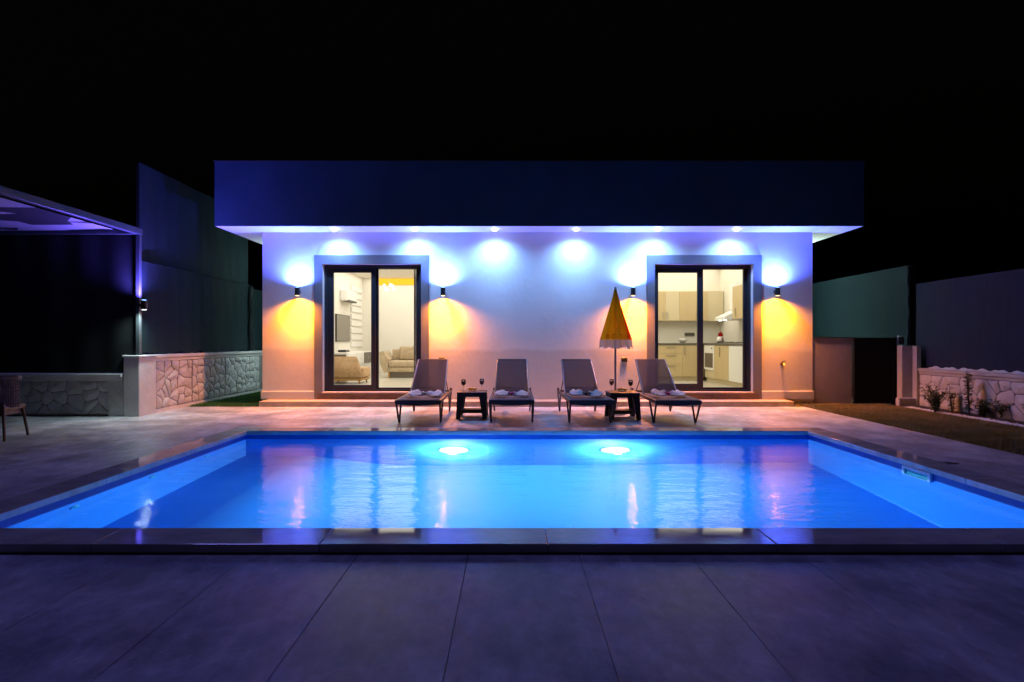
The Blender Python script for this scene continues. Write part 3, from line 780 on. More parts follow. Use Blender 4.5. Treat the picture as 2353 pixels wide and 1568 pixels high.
# pebbles along the bed
pb = bmesh.new(); rn = random.Random(5)
for i in range(620):
    y = rn.uniform(7.6, 10.3); x = 7.14 + abs(rn.gauss(0,.05)); r = rn.uniform(.012,.024)
    bmesh.ops.create_icosphere(pb, subdivisions=1, radius=r, matrix=Matrix.Translation((x, y, .012+r*.5)) @ Matrix.Rotation(rn.uniform(0,6),4,'Z') @ Matrix.Diagonal((1.3,.9,.7,1)))
me = bpy.data.meshes.new('pebbles'); pb.to_mesh(me); pb.free(); me.materials.append(M['pebble'])
tag(link(bpy.data.objects.new('pebbles', me)), 'white pebbles edging the flower bed on the right', 'pebbles', kind='stuff')

def leaf(bm, p, d, L, wd, droop=.3):
    d = Vector(d).normalized(); s = d.cross(Vector((0,0,1)))
    if s.length < .05: s = Vector((1,0,0))
    s.normalize(); p = Vector(p)
    m_ = p + d*L*.5; e_ = p + d*L + Vector((0,0,-droop*L))
    v = [bm.verts.new(p), bm.verts.new(m_ + s*wd), bm.verts.new(e_), bm.verts.new(m_ - s*wd)]
    bm.faces.new(v)
def plant(name, X, Y, h, r, nst, nl, ll, lw, lm, label, cat, upright=.8, seed=0):
    rn = random.Random(seed)
    t = empty(name, (X, Y, .012), label, cat)
    st = MB(); lf = MB()
    for k in range(nst):
        a = rn.uniform(0, math.tau); tip = Vector((math.cos(a)*r*rn.uniform(.3,1), math.sin(a)*r*rn.uniform(.3,1), h*rn.uniform(.6,1)))
        mid = Vector((tip.x*.35+rn.gauss(0,.015), tip.y*.35, tip.z*.55))
        st.tube([(tip.x*.05,tip.y*.05,0), mid, tip], [.008,.006,.003], 5)
        for j in range(nl):
            u = rn.uniform(.12, 1); p = mid*(u/.55) if u < .55 else mid.lerp(tip, (u-.55)/.45)
            aa = rn.uniform(0, math.tau)
            leaf(lf.bm, p, (math.cos(aa), math.sin(aa), rn.uniform(0,1.2)*upright), ll*rn.uniform(.6,1.2), lw*rn.uniform(.7,1.2))
    st.build('stem', M['stem'], t); lf.build('foliage', lm, t, normals=False)
plant('shrub', px(2145,9.6), 9.55, .44, .25, 20, 40, .09, .011, M['leafd'], 'dark bushy shrub against the stone wall, nearest the pale pillar', 'shrub', 1, 1)
plant('sapling', px(2198,9.5), 9.6, .52, .06, 4, 26, .07, .02, M['leafd'], 'thin short sapling right of the dark bushy shrub', 'sapling', .5, 2)
plant('sapling', px(2222,9.2), 9.15, .80, .06, 4, 44, .075, .022, M['leafd'], 'tallest thin sapling in the bed, reaching above the wall cap', 'sapling', .5, 3)
plant('shrub', px(2245,9.1), 8.98, .30, .15, 12, 26, .08, .014, M['leafd'], 'small low shrub right of the tallest sapling', 'shrub', .8, 6)
plant('shrub', px(2290,8.9), 8.75, .33, .28, 18, 34, .10, .011, M['leafd'], 'spreading dark spiky shrub in the flower bed', 'shrub', .7, 4)
plant('shrub', px(2345,8.55), 8.36, .33, .14, 16, 34, .06, .024, M['leafy'], 'yellow green leafy shrub at the right edge', 'shrub', .8, 5)

# dark damp patch on the right deck
q = MB(); rn = random.Random(9)
cx0, cy0 = px(2165, 5.62), 5.62
pts = []
for k in range(22):
    a = math.tau*k/22; rr = rn.uniform(.75,1.2)
    pts.append((cx0+math.cos(a)*.15*rr, cy0+math.sin(a)*.06*rr, 0.0016))
q.prism(pts, (0,0,.004))
o = q.build('deck_patch', mat('dark wet deck patch', (.012,.011,.012), rough=.5), loc=(cx0, cy0, .0016)); tag(o, 'dark irregular wet patch on the right deck near the skimmer', 'wet patch'); o.name = 'wet_patch'

# ------------------------------------------------------------------ loungers
def make_lounger():
    t = empty('sun_lounger', (0,0,0))
    w2 = .315; zs = .335
    for s in (-1,1):
        MB().bar((s*w2, 0, zs), (s*w2, 1.83, zs), .032, .045).build('side_rail', M['frame'], t)
    for p in (((-w2, .02, zs-.028), (w2, .02, zs-.028)), ((-w2+.016, .014, zs+.004), (w2-.016, .014, zs+.004)), ((-w2,1.82,zs),(w2,1.82,zs))):
        MB().bar(p[0], p[1], .03, .03).build('cross_bar', M['frame'], t)
    q = MB(); q.tube([(-w2+.03,.04,zs-.03),(-.12,.12,zs-.055),(0,.14,zs-.06),(.12,.12,zs-.055),(w2-.03,.04,zs-.03)], .012, 6)
    q.build('stretcher', M['frame'], t)
    for s in (-1,1):
        q = MB(); x = s*w2
        q.tube([(x,.02,zs-.02),(x-s*.005,.15,.10),(x-s*.01,.20,.018),(x-s*.01,.235,.012),(x-s*.005,.29,.10),(x,.44,zs-.02)], .015, 7); q.build('leg', M['frame'], t)
        q = MB(); q.tube([(x,1.38,zs-.02),(x-s*.005,1.56,.10),(x-s*.01,1.60,.018),(x-s*.01,1.635,.012),(x-s*.005,1.68,.10),(x,1.82,zs-.02)], .015, 7); q.build('leg', M['frame'], t)
        q = MB(); q.box(x-.02, x+.02, 1.74, 1.84, zs+.023, zs+.06, .008); q.build('end_cap', M['frame'], t)
    # seat sling, sagging a little
    q = MB(); q.grid(lambda u, v: ((u*2-1)*(w2-.012), .02+1.05*v, zs+.026-.018*(1-(u*2-1)**2)*math.sin(math.pi*min(1,v*1.0))), 10, 12)
    o = q.build('seat_sling', M['sling'], t, smooth=True); md = o.modifiers.new('s', 'SOLIDIFY'); md.thickness = .006
    # backrest: from hinge (y 1.06, z .36) to top (y 1.80, z .885)
    h = Vector((0,1.06,.355)); tp = Vector((0,1.79,.885)); d = tp-h; nrm = Vector((0,-d.z,d.y)).normalized()
    wb = lambda v: .275 - .022*v
    q = MB()
    for s in (-1,1):
        q.tube([h+Vector((s*wb(0),0,0)), h+d*.5+Vector((s*wb(.5),0,0)), tp+Vector((s*wb(1),0,0))], .015, 7)
    q.tube([tp+Vector((-wb(1),0,0)), tp+Vector((wb(1),0,0))], .014, 7)
    q.tube([h+d*.86+Vector((-wb(.86),0,0))-nrm*.0, h+d*.83-nrm*.02, h+d*.86+Vector((wb(.86),0,0))], .009, 6)
    q.tube([h+d*.17+Vector((-wb(.17),0,0)), h+d*.17+Vector((wb(.17),0,0))-nrm*.01], .010, 6)
    for s in (-1,1): q.tube([h+d*.42+Vector((s*wb(.42),0,0)), (s*.28,1.62,.345)], .009, 6)
    q.build('back_frame', M['frame'], t)
    q = MB(); q.grid(lambda u, v: h+d*v+Vector(((u*2-1)*(wb(v)-.008),0,0))+nrm*(.012-.02*(1-(u*2-1)**2)*math.sin(math.pi*v)), 10, 10)
    q.build('back_sling', M['slingb'], t, smooth=True)
    return t
def sling_back_mat():
    m = mat('sheer sling mesh', (.028,.028,.038), rough=.9, spec=.1)
    nt = m.node_tree; p = nt.nodes['Principled BSDF']
    tr = nt.nodes.new('ShaderNodeBsdfTransparent'); mx = nt.nodes.new('ShaderNodeMixShader'); mx.inputs[0].default_value = .10
    nt.links.new(p.outputs[0], mx.inputs[1]); nt.links.new(tr.outputs[0], mx.inputs[2]); nt.links.new(mx.outputs[0], nt.nodes['Material Output'].inputs[0])
    return m
M['slingb'] = sling_back_mat()
LY = 8.2
lp = make_lounger()
lspec = [(960, 'leftmost dark sun lounger, in front of the left sliding door'), (1175.5, 'dark sun lounger second from left, pink bow on its towels'),
         (1361, 'dark sun lounger third from left, beside the table with the parasol'), (1558, 'rightmost dark sun lounger, in front of the right sliding door')]
LXs = []
for i, (x, lab) in enumerate(lspec):
    o = lp if i == 0 else copy_tree(lp)
    X = px(x, LY); LXs.append(X)
    o.location = (X, LY + (.0,.02,-.01,-.03)[i], .0008); o.rotation_euler = (0,0,R((.8,-.4,1.0,-.9)[i])); o['label'] = lab; o['category'] = 'sun lounger'; o['group'] = 'sun loungers in a row along the pool'

# folded towel pairs with a bow
def make_towel(bow, seed):
    rn = random.Random(seed)
    t = empty('towel', (0,0,0))
    for s in (-1,1):
        q = MB(); p0 = rn.uniform(0,6)
        def fn(u, v, s=s, p0=p0):
            ang = (v-.5)*1.5; r = .03 + .225*u
            x = s*r*math.cos(ang); y = r*math.sin(ang)*1.0
            ridge = .022*abs(math.sin(v*math.pi*4.5+p0))*(.4+.6*u)
            z = .012 + ridge + .05*(v**1.3) + .012*math.sin(u*9+p0)*v 
            return (x, y, z)
        q.grid(fn, 10, 30)
        o = q.build('folded_cloth', M['towel'], t, smooth=True, normals=False); md = o.modifiers.new('s','SOLIDIFY'); md.thickness = .012; md.offset = -1
    q = MB(); q.lathe([(.012,-.035),(.024,-.02),(.026,.02),(.012,.035)], 10, c=(0,0,.04), axis='y')
    for s in (-1,1): q.grid(lambda u, v: (s*(.01+.05*u), (v-.5)*(.02+.05*u), .045+.03*math.sin(u*2.6)), 4, 4)
    q.build('bow', bow, t, smooth=True); return t
tl_spec = [(M['towel'], 'white fanned towels on the leftmost sun lounger'), (M['pink'], 'white fanned towels tied with a pink bow'),
           (M['navy'], 'white fanned towels with dark bow on the lounger by the parasol table'), (M['pink'], 'white fanned towels with small pink bow on the rightmost lounger')]
for i, (bm_, lab) in enumerate(tl_spec):
    t = make_towel(bm_, 40+i); t.location = (LXs[i]+(.03,.0,-.02,.0)[i], 8.72, .366); t.rotation_euler = (0,0,R((4,0,-3,2)[i]))
    tag(t, lab, 'towel', 'towels on the sun loungers')

# side tables
def make_table():
    t = empty('side_table', (0,0,0)); s = .23; h = .415
    MB().box(-s, s, -s, s, h-.03, h, .008, 2).build('table_top', M['black'], t)
    q = MB(); a = s-.012
    q.box(-a, a, -a, -a+.02, h-.075, h-.031); q.box(-a, a, a-.02, a, h-.075, h-.031); q.box(-a, -a+.02, -a+.021, a-.021, h-.075, h-.031); q.box(a-.02, a, -a+.021, a-.021, h-.075, h-.031)
    q.build('apron', M['black'], t)
    for sx in (-1,1):
        for sy in (-1,1):
            q = MB(); b_ = bmesh.new()
            top = [(s-.005, s-.005), (s-.12, s-.005), (s-.12, s-.03), (s-.03, s-.03), (s-.03, s-.12), (s-.005, s-.12)]
            bot = [(s+.012, s+.012), (s-.055, s+.012), (s-.055, s-.012), (s-.012, s-.012), (s-.012, s-.055), (s+.012, s-.055)]
            A = [b_.verts.new((sx*x, sy*y, h-.031)) for x, y in top]; B = [b_.verts.new((sx*x, sy*y, 0)) for x, y in bot]
            for k in range(6): b_.faces.new((A[k], A[(k+1)%6], B[(k+1)%6], B[k]))
            b_.faces.new(A); b_.faces.new(B[::-1]); q.add(b_); q.build('leg', M['black'], t)
    q = MB(); q.box(-.19, .19, -.06, .19, .10, .125, .005); q.box(-.19,.19,.165,.185,.04,.099); q.build('shelf', M['black'], t); return t
tb = make_table()
T1 = (px(1083.5,8.86), 9.08); T2 = (1.755, 8.97)
for i, (p, lab) in enumerate(((T1, 'black plastic side table left, between the two left loungers'), (T2, 'black plastic side table right, with the parasol behind it'))):
    o = tb if i == 0 else copy_tree(tb)
    o.location = (p[0], p[1], .0008); o['label'] = lab; o['category'] = 'side table'; o['group'] = 'black side tables between the loungers'

def make_glass():
    t = empty('wine_glass', (0,0,0))
    MB().lathe([(.034,0),(.034,.002),(.006,.008),(.004,.012),(.004,.085),(.012,.092),(.032,.115),(.038,.145),(.033,.19),(.032,.19),(.036,.145),(.03,.117),(.008,.096)], 18).build('goblet', M['clear'], t, smooth=True)
    MB().lathe([(.006,.098),(.0285,.1175),(.0345,.143),(.034,.160)], 18).build('wine', M['wine'], t, smooth=False); return t
gl = make_glass()
gs = [(T1[0]-.135, T1[1]-.10, 'wine glass of red wine at the left front of the left side table'), (T1[0]+.145, T1[1]+.05, 'wine glass of red wine at the right of the left side table'),
      (px(1406.7,8.98), 9.03, 'glass of red wine left on the right side table, before the parasol pole'), (px(1449,8.88), 8.88, 'wine glass of red wine at the right of the right side table')]
for i, (x, y, lab) in enumerate(gs):
    o = gl if i == 0 else copy_tree(gl); o.location = (x, y, .4168); tag(o, lab, 'wine glass', 'wine glasses on the side tables')
for i, (x, y, lab) in enumerate(((T1[0]+.0, T1[1]+.0, 'plate of orange fruit slices on the left side table'), (px(1430,8.95), 8.97, 'plate of orange fruit slices on the right side table'))):
    t = empty('fruit_plate', (x, y, .4168), lab, 'fruit plate', 'fruit plates on the side tables')
    MB().lathe([(.05,0),(.085,.012),(.088,.014),(.05,.004)], 20).build('plate', M['plate'], t)
    rn = random.Random(i)
    for k in range(8):
        a = math.tau*k/8; r = .05
        q = MB(); q.lathe([(.004,-.012),(.022,-.009),(.026,0),(.022,.009),(.004,.012)], 10)
        o = q.build('fruit_slice', M['fruit'], t, smooth=True); o.location = (math.cos(a)*r, math.sin(a)*r, .034); o.rotation_euler = (R(50), 0, a)
    q = MB(); q.lathe([(.01,-.02),(.028,-.012),(.03,.006),(.015,.022)], 10); o = q.build('fruit_slice', M['fruit'], t, smooth=True); o.location = (0,0,.04)

# parasol, folded, standing behind the right table
UX, UY = px(1414,9.42), 9.42
um = empty('parasol', (UX, UY, .001), 'folded yellow and orange parasol with white frilled hem', 'parasol')
MB().tube([(0,0,.02),(0,0,2.09)], .018, 10).build('pole', M['chrome'], um)
MB().lathe([(.17,0),(.17,.03),(.15,.05),(.04,.06),(.035,.12),(.025,.12)], 20).build('base', M['plate'], um)
MB().lathe([(.02,2.07),(.022,2.10),(.012,2.115)], 10).build('finial', M['skim'], um)
zt, zb, zf = 2.075, 1.235, 1.10
NG = 8
def fold(a, v):
    return 1 + (.20*math.cos(NG*a) + .05*math.sin(3*a+1))*min(1, v*2.5)
def rad(v): return .018 + .205*v**1.1
for g in range(NG):
    q = MB(); a0, a1 = math.tau*g/NG, math.tau*(g+1)/NG
    q.grid(lambda u, v: (rad(v)*fold(a0+(a1-a0)*u, v)*math.cos(a0+(a1-a0)*u), rad(v)*fold(a0+(a1-a0)*u, v)*math.sin(a0+(a1-a0)*u), zt+(zb-zt)*v), 6, 10)
    o = q.build('gore', M['orange'] if g in (0, 7) else M['yellow'], um, smooth=True, normals=False)
    o['label'] = 'orange gore' if g in (0, 7) else 'yellow gore'
q = MB(); q.grid(lambda u, v: (lambda a, r: (r*math.cos(a), r*math.sin(a), zb+(zf-zb)*v - .02*v*math.cos(16*math.tau*u)))(math.tau*u, (rad(1)*fold(math.tau*u,1)+.012*v*math.sin(24*math.tau*u)+.012*v)), 96, 4)
q.build('hem', M['hem'], um, smooth=True, normals=False)
# printed ring motifs along the hem
for a, m_ in ((-1.9,'red'),(-2.25,'orange'),(-.75,'red'),(-1.2,'red')):
    q = MB(); r = rad(.94)*fold(a,.94)+.006; z = zb+.055
    tx = Vector((-math.sin(a), math.cos(a), 0)); cc = Vector((r*math.cos(a), r*math.sin(a), z))
    q.tube([cc + tx*.026*math.cos(k*math.tau/12) + Vector((0,0,.03*math.sin(k*math.tau/12))) for k in range(12)], .006, 5, closed=True); q.build('ring_print', M[m_], um)

# wicker chair and table at the left edge
def make_chair():
    t = empty('wicker_chair', (0,0,0))
    # woven backrest: horizontal curved panel made of vertical canes
    q = MB()
    def P(u, v): # u across -1..1, v up
        a = u*1.35; rr = .30 + .03*v
        return Vector((rr*math.sin(a), .02-.30*math.cos(a)+.05+ .0 - .05*v, .40+.36*v))
    for k in range(34):
        u = -1+2*k/33; q.tube([P(u, v/4) for v in range(5)], .006, 5)
    q.build('cane', M['rattan'], t)
    q = MB()
    for j in range(9):
        v = .06+.88*j/8; q.tube([P(-1+2*k/16, v)+Vector((0,0,.004*(-1)**k)) for k in range(17)], .0075, 5)
    q.build('weave', M['rattan'], t)
    q = MB(); q.grid(lambda u, v: P(-1+2*u, v)*1.0, 16, 4); q.build('back_shell', M['rattan'], t, smooth=True)
    MB().tube([P(-1+2*k/16, 1.0) for k in range(17)], .032, 8).build('top_roll', M['rattan'], t, smooth=True)
    MB().box(-.25,.25,-.22,.25,.36,.42,.02,2).build('seat', M['rattan'], t)
    MB().box(-.22,.22,-.2,.22,.31,.359).build('seat_frame', M['rattan'], t)
    for sx in (-1,1):
        for sy in (-1,1):
            MB().tube([(sx*.23, sy*.2, .45 if sy<0 else .40), (sx*.27, sy*.25, .01)], [.019,.015], 8).build('leg', M['rattan'], t)
    return t
ch = make_chair(); ch.location = (-6.36, 6.95, .001); ch.rotation_euler = (0,0,R(15))
tag(ch, 'dark wicker chair at the left edge under the pergola', 'chair')
t = empty('garden_table', (-7.9, 7.6, 0), 'dark garden table behind the wicker chair, mostly outside the left edge', 'table')
MB().box(-8.6,-7.3,7.15,8.0,.70,.74,.006).build('table_top', M['black'], t, world=True)
for x_ in (-8.5,-7.4):
    for y_ in (7.25,7.9): MB().box(x_-.03,x_+.03,y_-.03,y_+.03,.001,.699).build('leg', M['black'], t, world=True)

# ------------------------------------------------------------------ living room furniture
# TV on the left wall
t = empty('television', (LX0+.03, 15.3, 1.55), 'wall mounted flat television seen through the left sliding door', 'television')
MB().box(LX0+.012, LX0+.05, 14.75, 16.0, 1.21, 1.93, .004).build('casing', M['black'], t, world=True)
MB().box(LX0+.0505, LX0+.053, 14.765, 15.985, 1.225, 1.915).build('screen', M['tv'], t, world=True)
t = empty('air_conditioner', (LX0+.1, 15.6, 2.4), 'white wall air conditioner above the television', 'air conditioner')
MB().box(LX0+.012, LX0+.22, 15.15, 16.1, 2.30, 2.60, .03, 3).build('casing', M['white'], t, world=True)
MB().box(LX0+.10, LX0+.2215, 15.2, 16.05, 2.285, 2.33).build('vent', M['black'], t, world=True)
t = empty('ceiling_lamp', (-2.1, 14.3, 3.16), 'flush ceiling lamp in the living room behind the left sliding door', 'ceiling lamp')
MB().lathe([(.16,-.001),(.16,-.03),(.12,-.05)], 20).build('diffuser', M['inwall'], t)
area('room_light', (-2.1,14.3,3.15), (0,0,0), 190, (1,.95,.84), 4.7, 6.2, t)  # added ceiling-wide light for the living room, the flush fixture stays unlit
t = empty('sideboard', (LX0+.2, 15.6, IF), 'low white sideboard with grey drawer fronts under the television', 'sideboard')
MB().box(LX0+.012, LX0+.42, 14.4, 16.9, IF, .93, .004).build('carcass', M['white'], t, world=True)
MB().box(LX0+.05, LX0+.40, 14.37, 14.399, .5, .88).build('drawer_front', M['darkwood'], t, world=True)
for i, (a, c) in enumerate(((14.45,15.2),(15.25,16.0),(16.05,16.85))):
    o = MB().box(LX0+.421, LX0+.44, a, c, .60, .90, .003).build('drawer_front', M['white'] if i != 2 else M['darkwood'], t, world=True); base[o.name] = base[t.name]
    MB().box(LX0+.441, LX0+.455, (a+c)/2-.05, (a+c)/2+.05, .74, .755).build('handle', M['metal'], o, world=True)
t = empty('set_top_box', (LX0+.2, 14.9, .931), 'small black box on the sideboard under the television', 'set top box')
MB().box(LX0+.1, LX0+.3, 14.7, 15.05, .931, .99, .004).build('casing', M['black'], t, world=True)
MB().box(LX0+.3005, LX0+.303, 14.75, 15.0, .945, .975).build('display', M['tv'], t, world=True)
# horizontal shelves beyond the television
t = empty('zebra_blind', (LX0+.03, 16.8, 2), 'white striped blind on the far left wall of the living room', 'blind')
MB().box(LX0+.012, LX0+.02, 16.15, 17.3, 1.02, 2.9).build('sheer_cloth', M['curtain'], t, world=True)
for k in range(9): MB().box(LX0+.02, LX0+.05, 16.15, 17.3, 1.06+.2*k, 1.06+.2*k+.135, .004).build('slat', M['white'], t, world=True)
# armchair seen from behind with tan throw
AX, AY = -3.86, 13.55
t = empty('armchair', (AX, AY, IF), 'tan armchair on honey wood feet behind the left door pane', 'armchair')
q = MB(); q.prism([(AX-.55, AY-.12, .33),(AX+.36, AY-.12, .33),(AX+.20, AY-.12, .85),(AX-.50, AY-.12, .85)], (0,.16,0)); 
bmesh.ops.bevel(q.bm, geom=q.bm.edges[:], offset=.03, segments=2, affect='EDGES')
q.build('back', M['throw'], t, world=True, smooth=True)
MB().box(AX-.5, AX+.33, AY+.05, AY+.75, .34, .58, .04, 3).build('seat_cushion', M['throw'], t, world=True, smooth=True)
MB().box(AX-.53, AX+.33, AY-.1, AY+.7, .28, .329, .006).build('seat_frame', M['wood'], t, world=True)
for x_ in (AX-.45, AX+.26):
    for y_ in (AY-.05, AY+.62): MB().tube([(x_,y_,.279),(x_+.01,y_-.01,IF+.002)], [.025,.016], 8).build('leg', M['wood'], t, world=True)
# sofa facing the door
SXa, SXb, SYf = -3.62, -1.75, 15.7
t = empty('sofa', (-2.7, 16.1, IF), 'beige sofa with back cushion behind the right pane of the left door', 'sofa')
MB().box(SXa+.2, SXb, SYf, SYf+.8, .36, .50, .03, 2).build('frame', M['sofa'], t, world=True, smooth=True)
MB().box(SXa+.24, SXb-.02, SYf-.03, SYf+.6, .501, .68, .05, 3).build('seat_cushion', M['sofa'], t, world=True, smooth=True)
MB().box(SXa+.45, SXb-.03, SYf+.45, SYf+.68, .685, 1.08, .06, 3).build('back_cushion', M['sofa'], t, world=True, smooth=True)
MB().box(SXa+.2, SXb, SYf+.69, SYf+.85, .51, 1.0, .04, 3).build('back', M['sofa'], t, world=True, smooth=True)
q = MB(); q.prism([(SXa-.02,SYf,.92),(SXa+.09,SYf,.94),(SXa+.22,SYf,.72),(SXa+.24,SYf,.36),(SXa+.12,SYf,.34),(SXa-.0,SYf,.6)], (0,.8,0))
q.build('armrest', M['sofa'], t, world=True)
MB().box(SXa+.22, SXb-.02, SYf+.04, SYf+.06, IF+.005, .358).build('gap_shade', M['darkwood'], t, world=True)  # dark sheet standing in for the shade in the gap under the sofa
for x_ in (SXa+.25, SXb-.06): MB().box(x_-.02, x_+.02, SYf, SYf+.039, IF+.001, .359).build('leg', M['wood'], t, world=True)
# sheer curtain
t = empty('curtain', (px(958,11.35), 11.35, IF), 'white sheer curtain inside the left sliding door at its right edge', 'curtain')
q = MB(); q.grid(lambda u, v: (px(951,11.35)+.45*u, 11.35+.03*math.sin(u*40), IF+.01+2.8*v), 60, 2); q.build('cloth', M['curtain'], t, world=True, smooth=True)
MB().tube([(-3.9,11.35,3.04),(-1.4,11.35,3.04)], .012, 8).build('rail', M['metal'], t, world=True)
# reflected glints, stood in for by a small hanging cluster of glowing bulbs
t = empty('glint_cluster', (-3.0, 14.0, 2.72), 'small bright glints in the living room, built as a hanging cluster', 'glint_cluster')
MB().tube([(0,0,.439),(0,0,-.28)], .003, 6).build('stem', M['metal'], t)
for k in range(6):
    a = math.tau*k/6; q = MB(); q.tube([(0,0,-.25),(.06*math.cos(a),.06*math.sin(a),-.30),(.12*math.cos(a),.12*math.sin(a),-.26+.1*(k%2))], .003, 5); q.build('arm', M['metal'], t)
    MB().lathe([(.012,-.26),(.022,-.23),(.012,-.2)], 10, c=(.12*math.cos(a),.12*math.sin(a),.1*(k%2))).build('glint_bulb', M['lampwarm'], t)

# ------------------------------------------------------------------ kitchen
KF = 14.6
def cab(t, name, m, x0, x1, y0, y1, z0, z1, hnd=None):
    o = MB().box(x0, x1, y0, y1, z0, z1, .003).build(name, m, t, world=True); base[o.name] = base[t.name]
    if hnd: MB().box(*hnd).build('handle', M['metal'], o, world=True)
t = empty('kitchen_units', (4.2, KF, IF), 'oak kitchen base units with drawers along the back kitchen wall', 'kitchen unit')
MB().box(2.2, 4.95, KF+.02, KY1-.01, .30, 1.12).build('carcass', M['cabinetlt'], t, world=True)
MB().box(2.2, 4.95, KF+.06, KY1-.01, IF+.001, .299).build('kick_board', M['cabinetlt'], t, world=True)
MB().box(2.15, 5.57, KF-.02, KY1-.005, 1.125, 1.17, .004).build('worktop', M['counter'], t, world=True)
a0, a1, a2, a3 = px(1490,KF), px(1568,KF), px(1606,KF), 2.25
zs_ = [.31, pz(837,KF), pz(813,KF), 1.115]
for i in range(3):
    zz0, zz1 = zs_[i]+.002, zs_[i+1]-.002
    xm = px(1542,KF)
    cab(t, 'drawer', M['cabinet'], a0+.002, a1-.002, KF, KF+.018, zz0, zz1, (xm-.12, xm+.12, KF-.025, KF-.012, zz1-.05, zz1-.035))
cab(t, 'cabinet_door', M['cabinet'], a1+.001, 4.94, KF, KF+.018, .312, 1.113, (a1+.05, a1+.065, KF-.025, KF-.012, .85, 1.08))
for i in range(2): cab(t, 'cabinet_door', M['cabinet'], a3+i*(a0-a3)/2+.002, a3+(i+1)*(a0-a3)/2-.002, KF, KF+.018, .312, 1.113)
t = empty('wall_cupboard', (4.2, KF+.25, 1.73), 'oak wall cupboards along the back kitchen wall', 'cupboard')
UYf = KF+.25; uz0, uz1 = pz(738,UYf), pz(669,UYf)
MB().box(2.2, 5.56, UYf+.02, KY1-.01, uz0, uz1).build('carcass', M['cabinetlt'], t, world=True)
ed = [2.25, px(1490,UYf), px(1529,UYf), px(1561,UYf), px(1606,UYf), 5.15]
for i in range(5):
    x0, x1 = ed[i]+.002, ed[i+1]-.002
    hx = x1-.06 if i % 2 == 1 else x0+.04
    cab(t, 'cabinet_door', M['cabinetlt'] if i == 2 else M['cabinet'], x0, x1, UYf, UYf+.018, uz0+.01, uz1-.02, (hx, hx+.015, UYf-.025, UYf-.012, uz0+.05, uz0+.24))
t = empty('kitchen_units', (5.2, 13.3, IF), 'oak kitchen base units with built in oven along the right kitchen wall', 'kitchen unit')
RXf = 4.95
MB().box(RXf+.02, KX1-.02, 12.1, KF-.03, .30, 1.12).build('carcass', M['cabinetlt'], t, world=True)
MB().box(RXf+.06, KX1-.02, 12.1, KF-.03, IF+.001, .299).build('kick_board', M['cabinetlt'], t, world=True)
MB().box(RXf-.02, KX1-.022, 12.06, KF-.021, 1.125, 1.17, .004).build('worktop', M['counter'], t, world=True)
cab(t, 'cabinet_door', M['cabinet'], RXf, RXf+.018, 12.93, 13.86, .312, 1.113, (RXf-.025, RXf-.012, 13.45, 13.47, .85, 1.08))
cab(t, 'side_panel', M['white'], RXf, RXf+.018, 12.1, 12.925, .312, 1.113)
ov = MB().box(RXf-.004, RXf+.018, 13.87, KF-.035, .50, 1.113, .003).build('oven', M['white'], t, world=True); base[ov.name] = base[t.name]
MB().box(RXf-.007, RXf-.0045, 13.93, KF-.10, .56, .92).build('oven_window', M['darkwood'], ov, world=True)
q = MB(); q.lathe([(.02,0),(.018,.02)], 10, c=(RXf-.004-.0,14.0,1.04), axis='y'); q.build('knob', M['black'], ov, world=True)
t = empty('wall_cupboard', (5.3, 12.9, 1.73), 'oak wall cupboard on the right kitchen wall beside the hood', 'cupboard')
MB().box(5.17, KX1-.02, 12.35, 13.24, 1.72, 2.49).build('carcass', M['white'], t, world=True)
cab(t, 'cabinet_door', M['cabinet'], 5.15, 5.168, 12.36, 13.23, 1.73, 2.48, (5.125, 5.137, 13.0, 13.015, 1.78, 1.98))
t = empty('cooker_hood', (5.3, 13.6, 1.73), 'pale cooker hood between the wall cupboards', 'cooker hood')
q = MB(); q.prism([(5.0,13.3,1.72),(5.56,13.3,1.72),(5.56,13.3,1.98),(5.4,13.3,1.98),(5.0,13.3,1.79)], (0,.62,0)); q.build('canopy', M['skim'], t, world=True)
MB().box(5.3, 5.56, 13.45, 13.78, 1.982, 2.6).build('flue', M['white'], t, world=True)
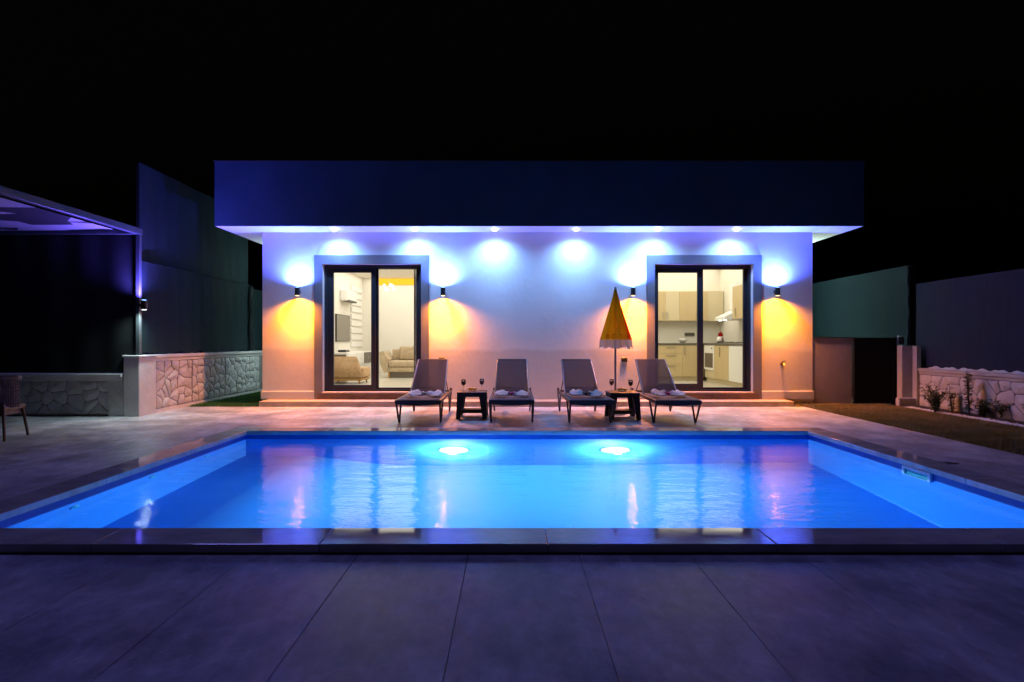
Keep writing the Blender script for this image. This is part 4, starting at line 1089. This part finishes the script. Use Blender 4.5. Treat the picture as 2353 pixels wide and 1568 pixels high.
for y_ in (13.45, 13.75): MB().box(5.04, 5.1, y_, y_+.06, 1.712, 1.719).build('hood_lamp', M['lampwarm'], t, world=True)
t = empty('kettle', (5.12, 13.9, 1.20), 'red and white kettle on the hob', 'kettle')
MB().lathe([(.085,0),(.09,.05),(.075,.11),(.05,.13)], 16).build('lower_pot', M['white'], t, smooth=True)
MB().lathe([(.05,.131),(.06,.16),(.055,.2),(.02,.23),(.012,.25)], 16).build('upper_pot', M['red'], t, smooth=True)
MB().tube([(.0,-.08,.1),(.0,-.13,.09),(.0,-.12,.02)], .01, 6).build('handle', M['red'], t)
t = empty('hob', (5.2, 13.6, 1.171), 'gas hob with black pan supports on the right worktop', 'hob')
MB().box(5.0, 5.5, 13.2, 14.1, 1.171, 1.178).build('hob_plate', M['metal'], t, world=True)
for x_ in (5.12,5.38):
    for y_ in (13.38,13.9):
        q = MB(); q.bar((x_-.09,y_,1.19),(x_+.09,y_,1.19),.012,.018); q.bar((x_,y_-.09,1.19),(x_,y_+.09,1.19),.012,.0178); q.build('pan_support', M['black'], t, world=True)
t = empty('socket_strip', (px(1584,KY1), KY1, 1.4), 'dark socket strip on the kitchen splashback', 'socket')
MB().box(-.13,.13,-.03,-.001,-.045,.045,.004).build('box', M['tv'], t)
for k in (-1,0,1): MB().lathe([(.025,.031),(.022,.034)], 10, c=(k*.08,0,0), axis='y').build('outlet', M['black'], t)
t = empty('bowl', (px(1570,14.75), 14.8, 1.171), 'white bowl on the back kitchen worktop', 'bowl')
MB().lathe([(.05,0),(.1,.06),(.13,.12),(.125,.12),(.09,.06),(.045,.01)], 20).build('bowl_body', M['white'], t, smooth=True)
for x_, y_ , lab in ((1552, 13.6, 'left recessed kitchen ceiling spot'), (1673, 12.5, 'right recessed kitchen ceiling spot')):
    t = empty('ceiling_spot', (px(x_,y_), y_, 3.16), lab, 'ceiling spot', 'kitchen ceiling spots')
    MB().lathe([(.06,-.001),(.055,-.02),(.04,-.03)], 16).build('housing', M['tv'], t)
    MB().lathe([(.03,-.031),(.02,-.034)], 12).build('lens', M['metal'], t)
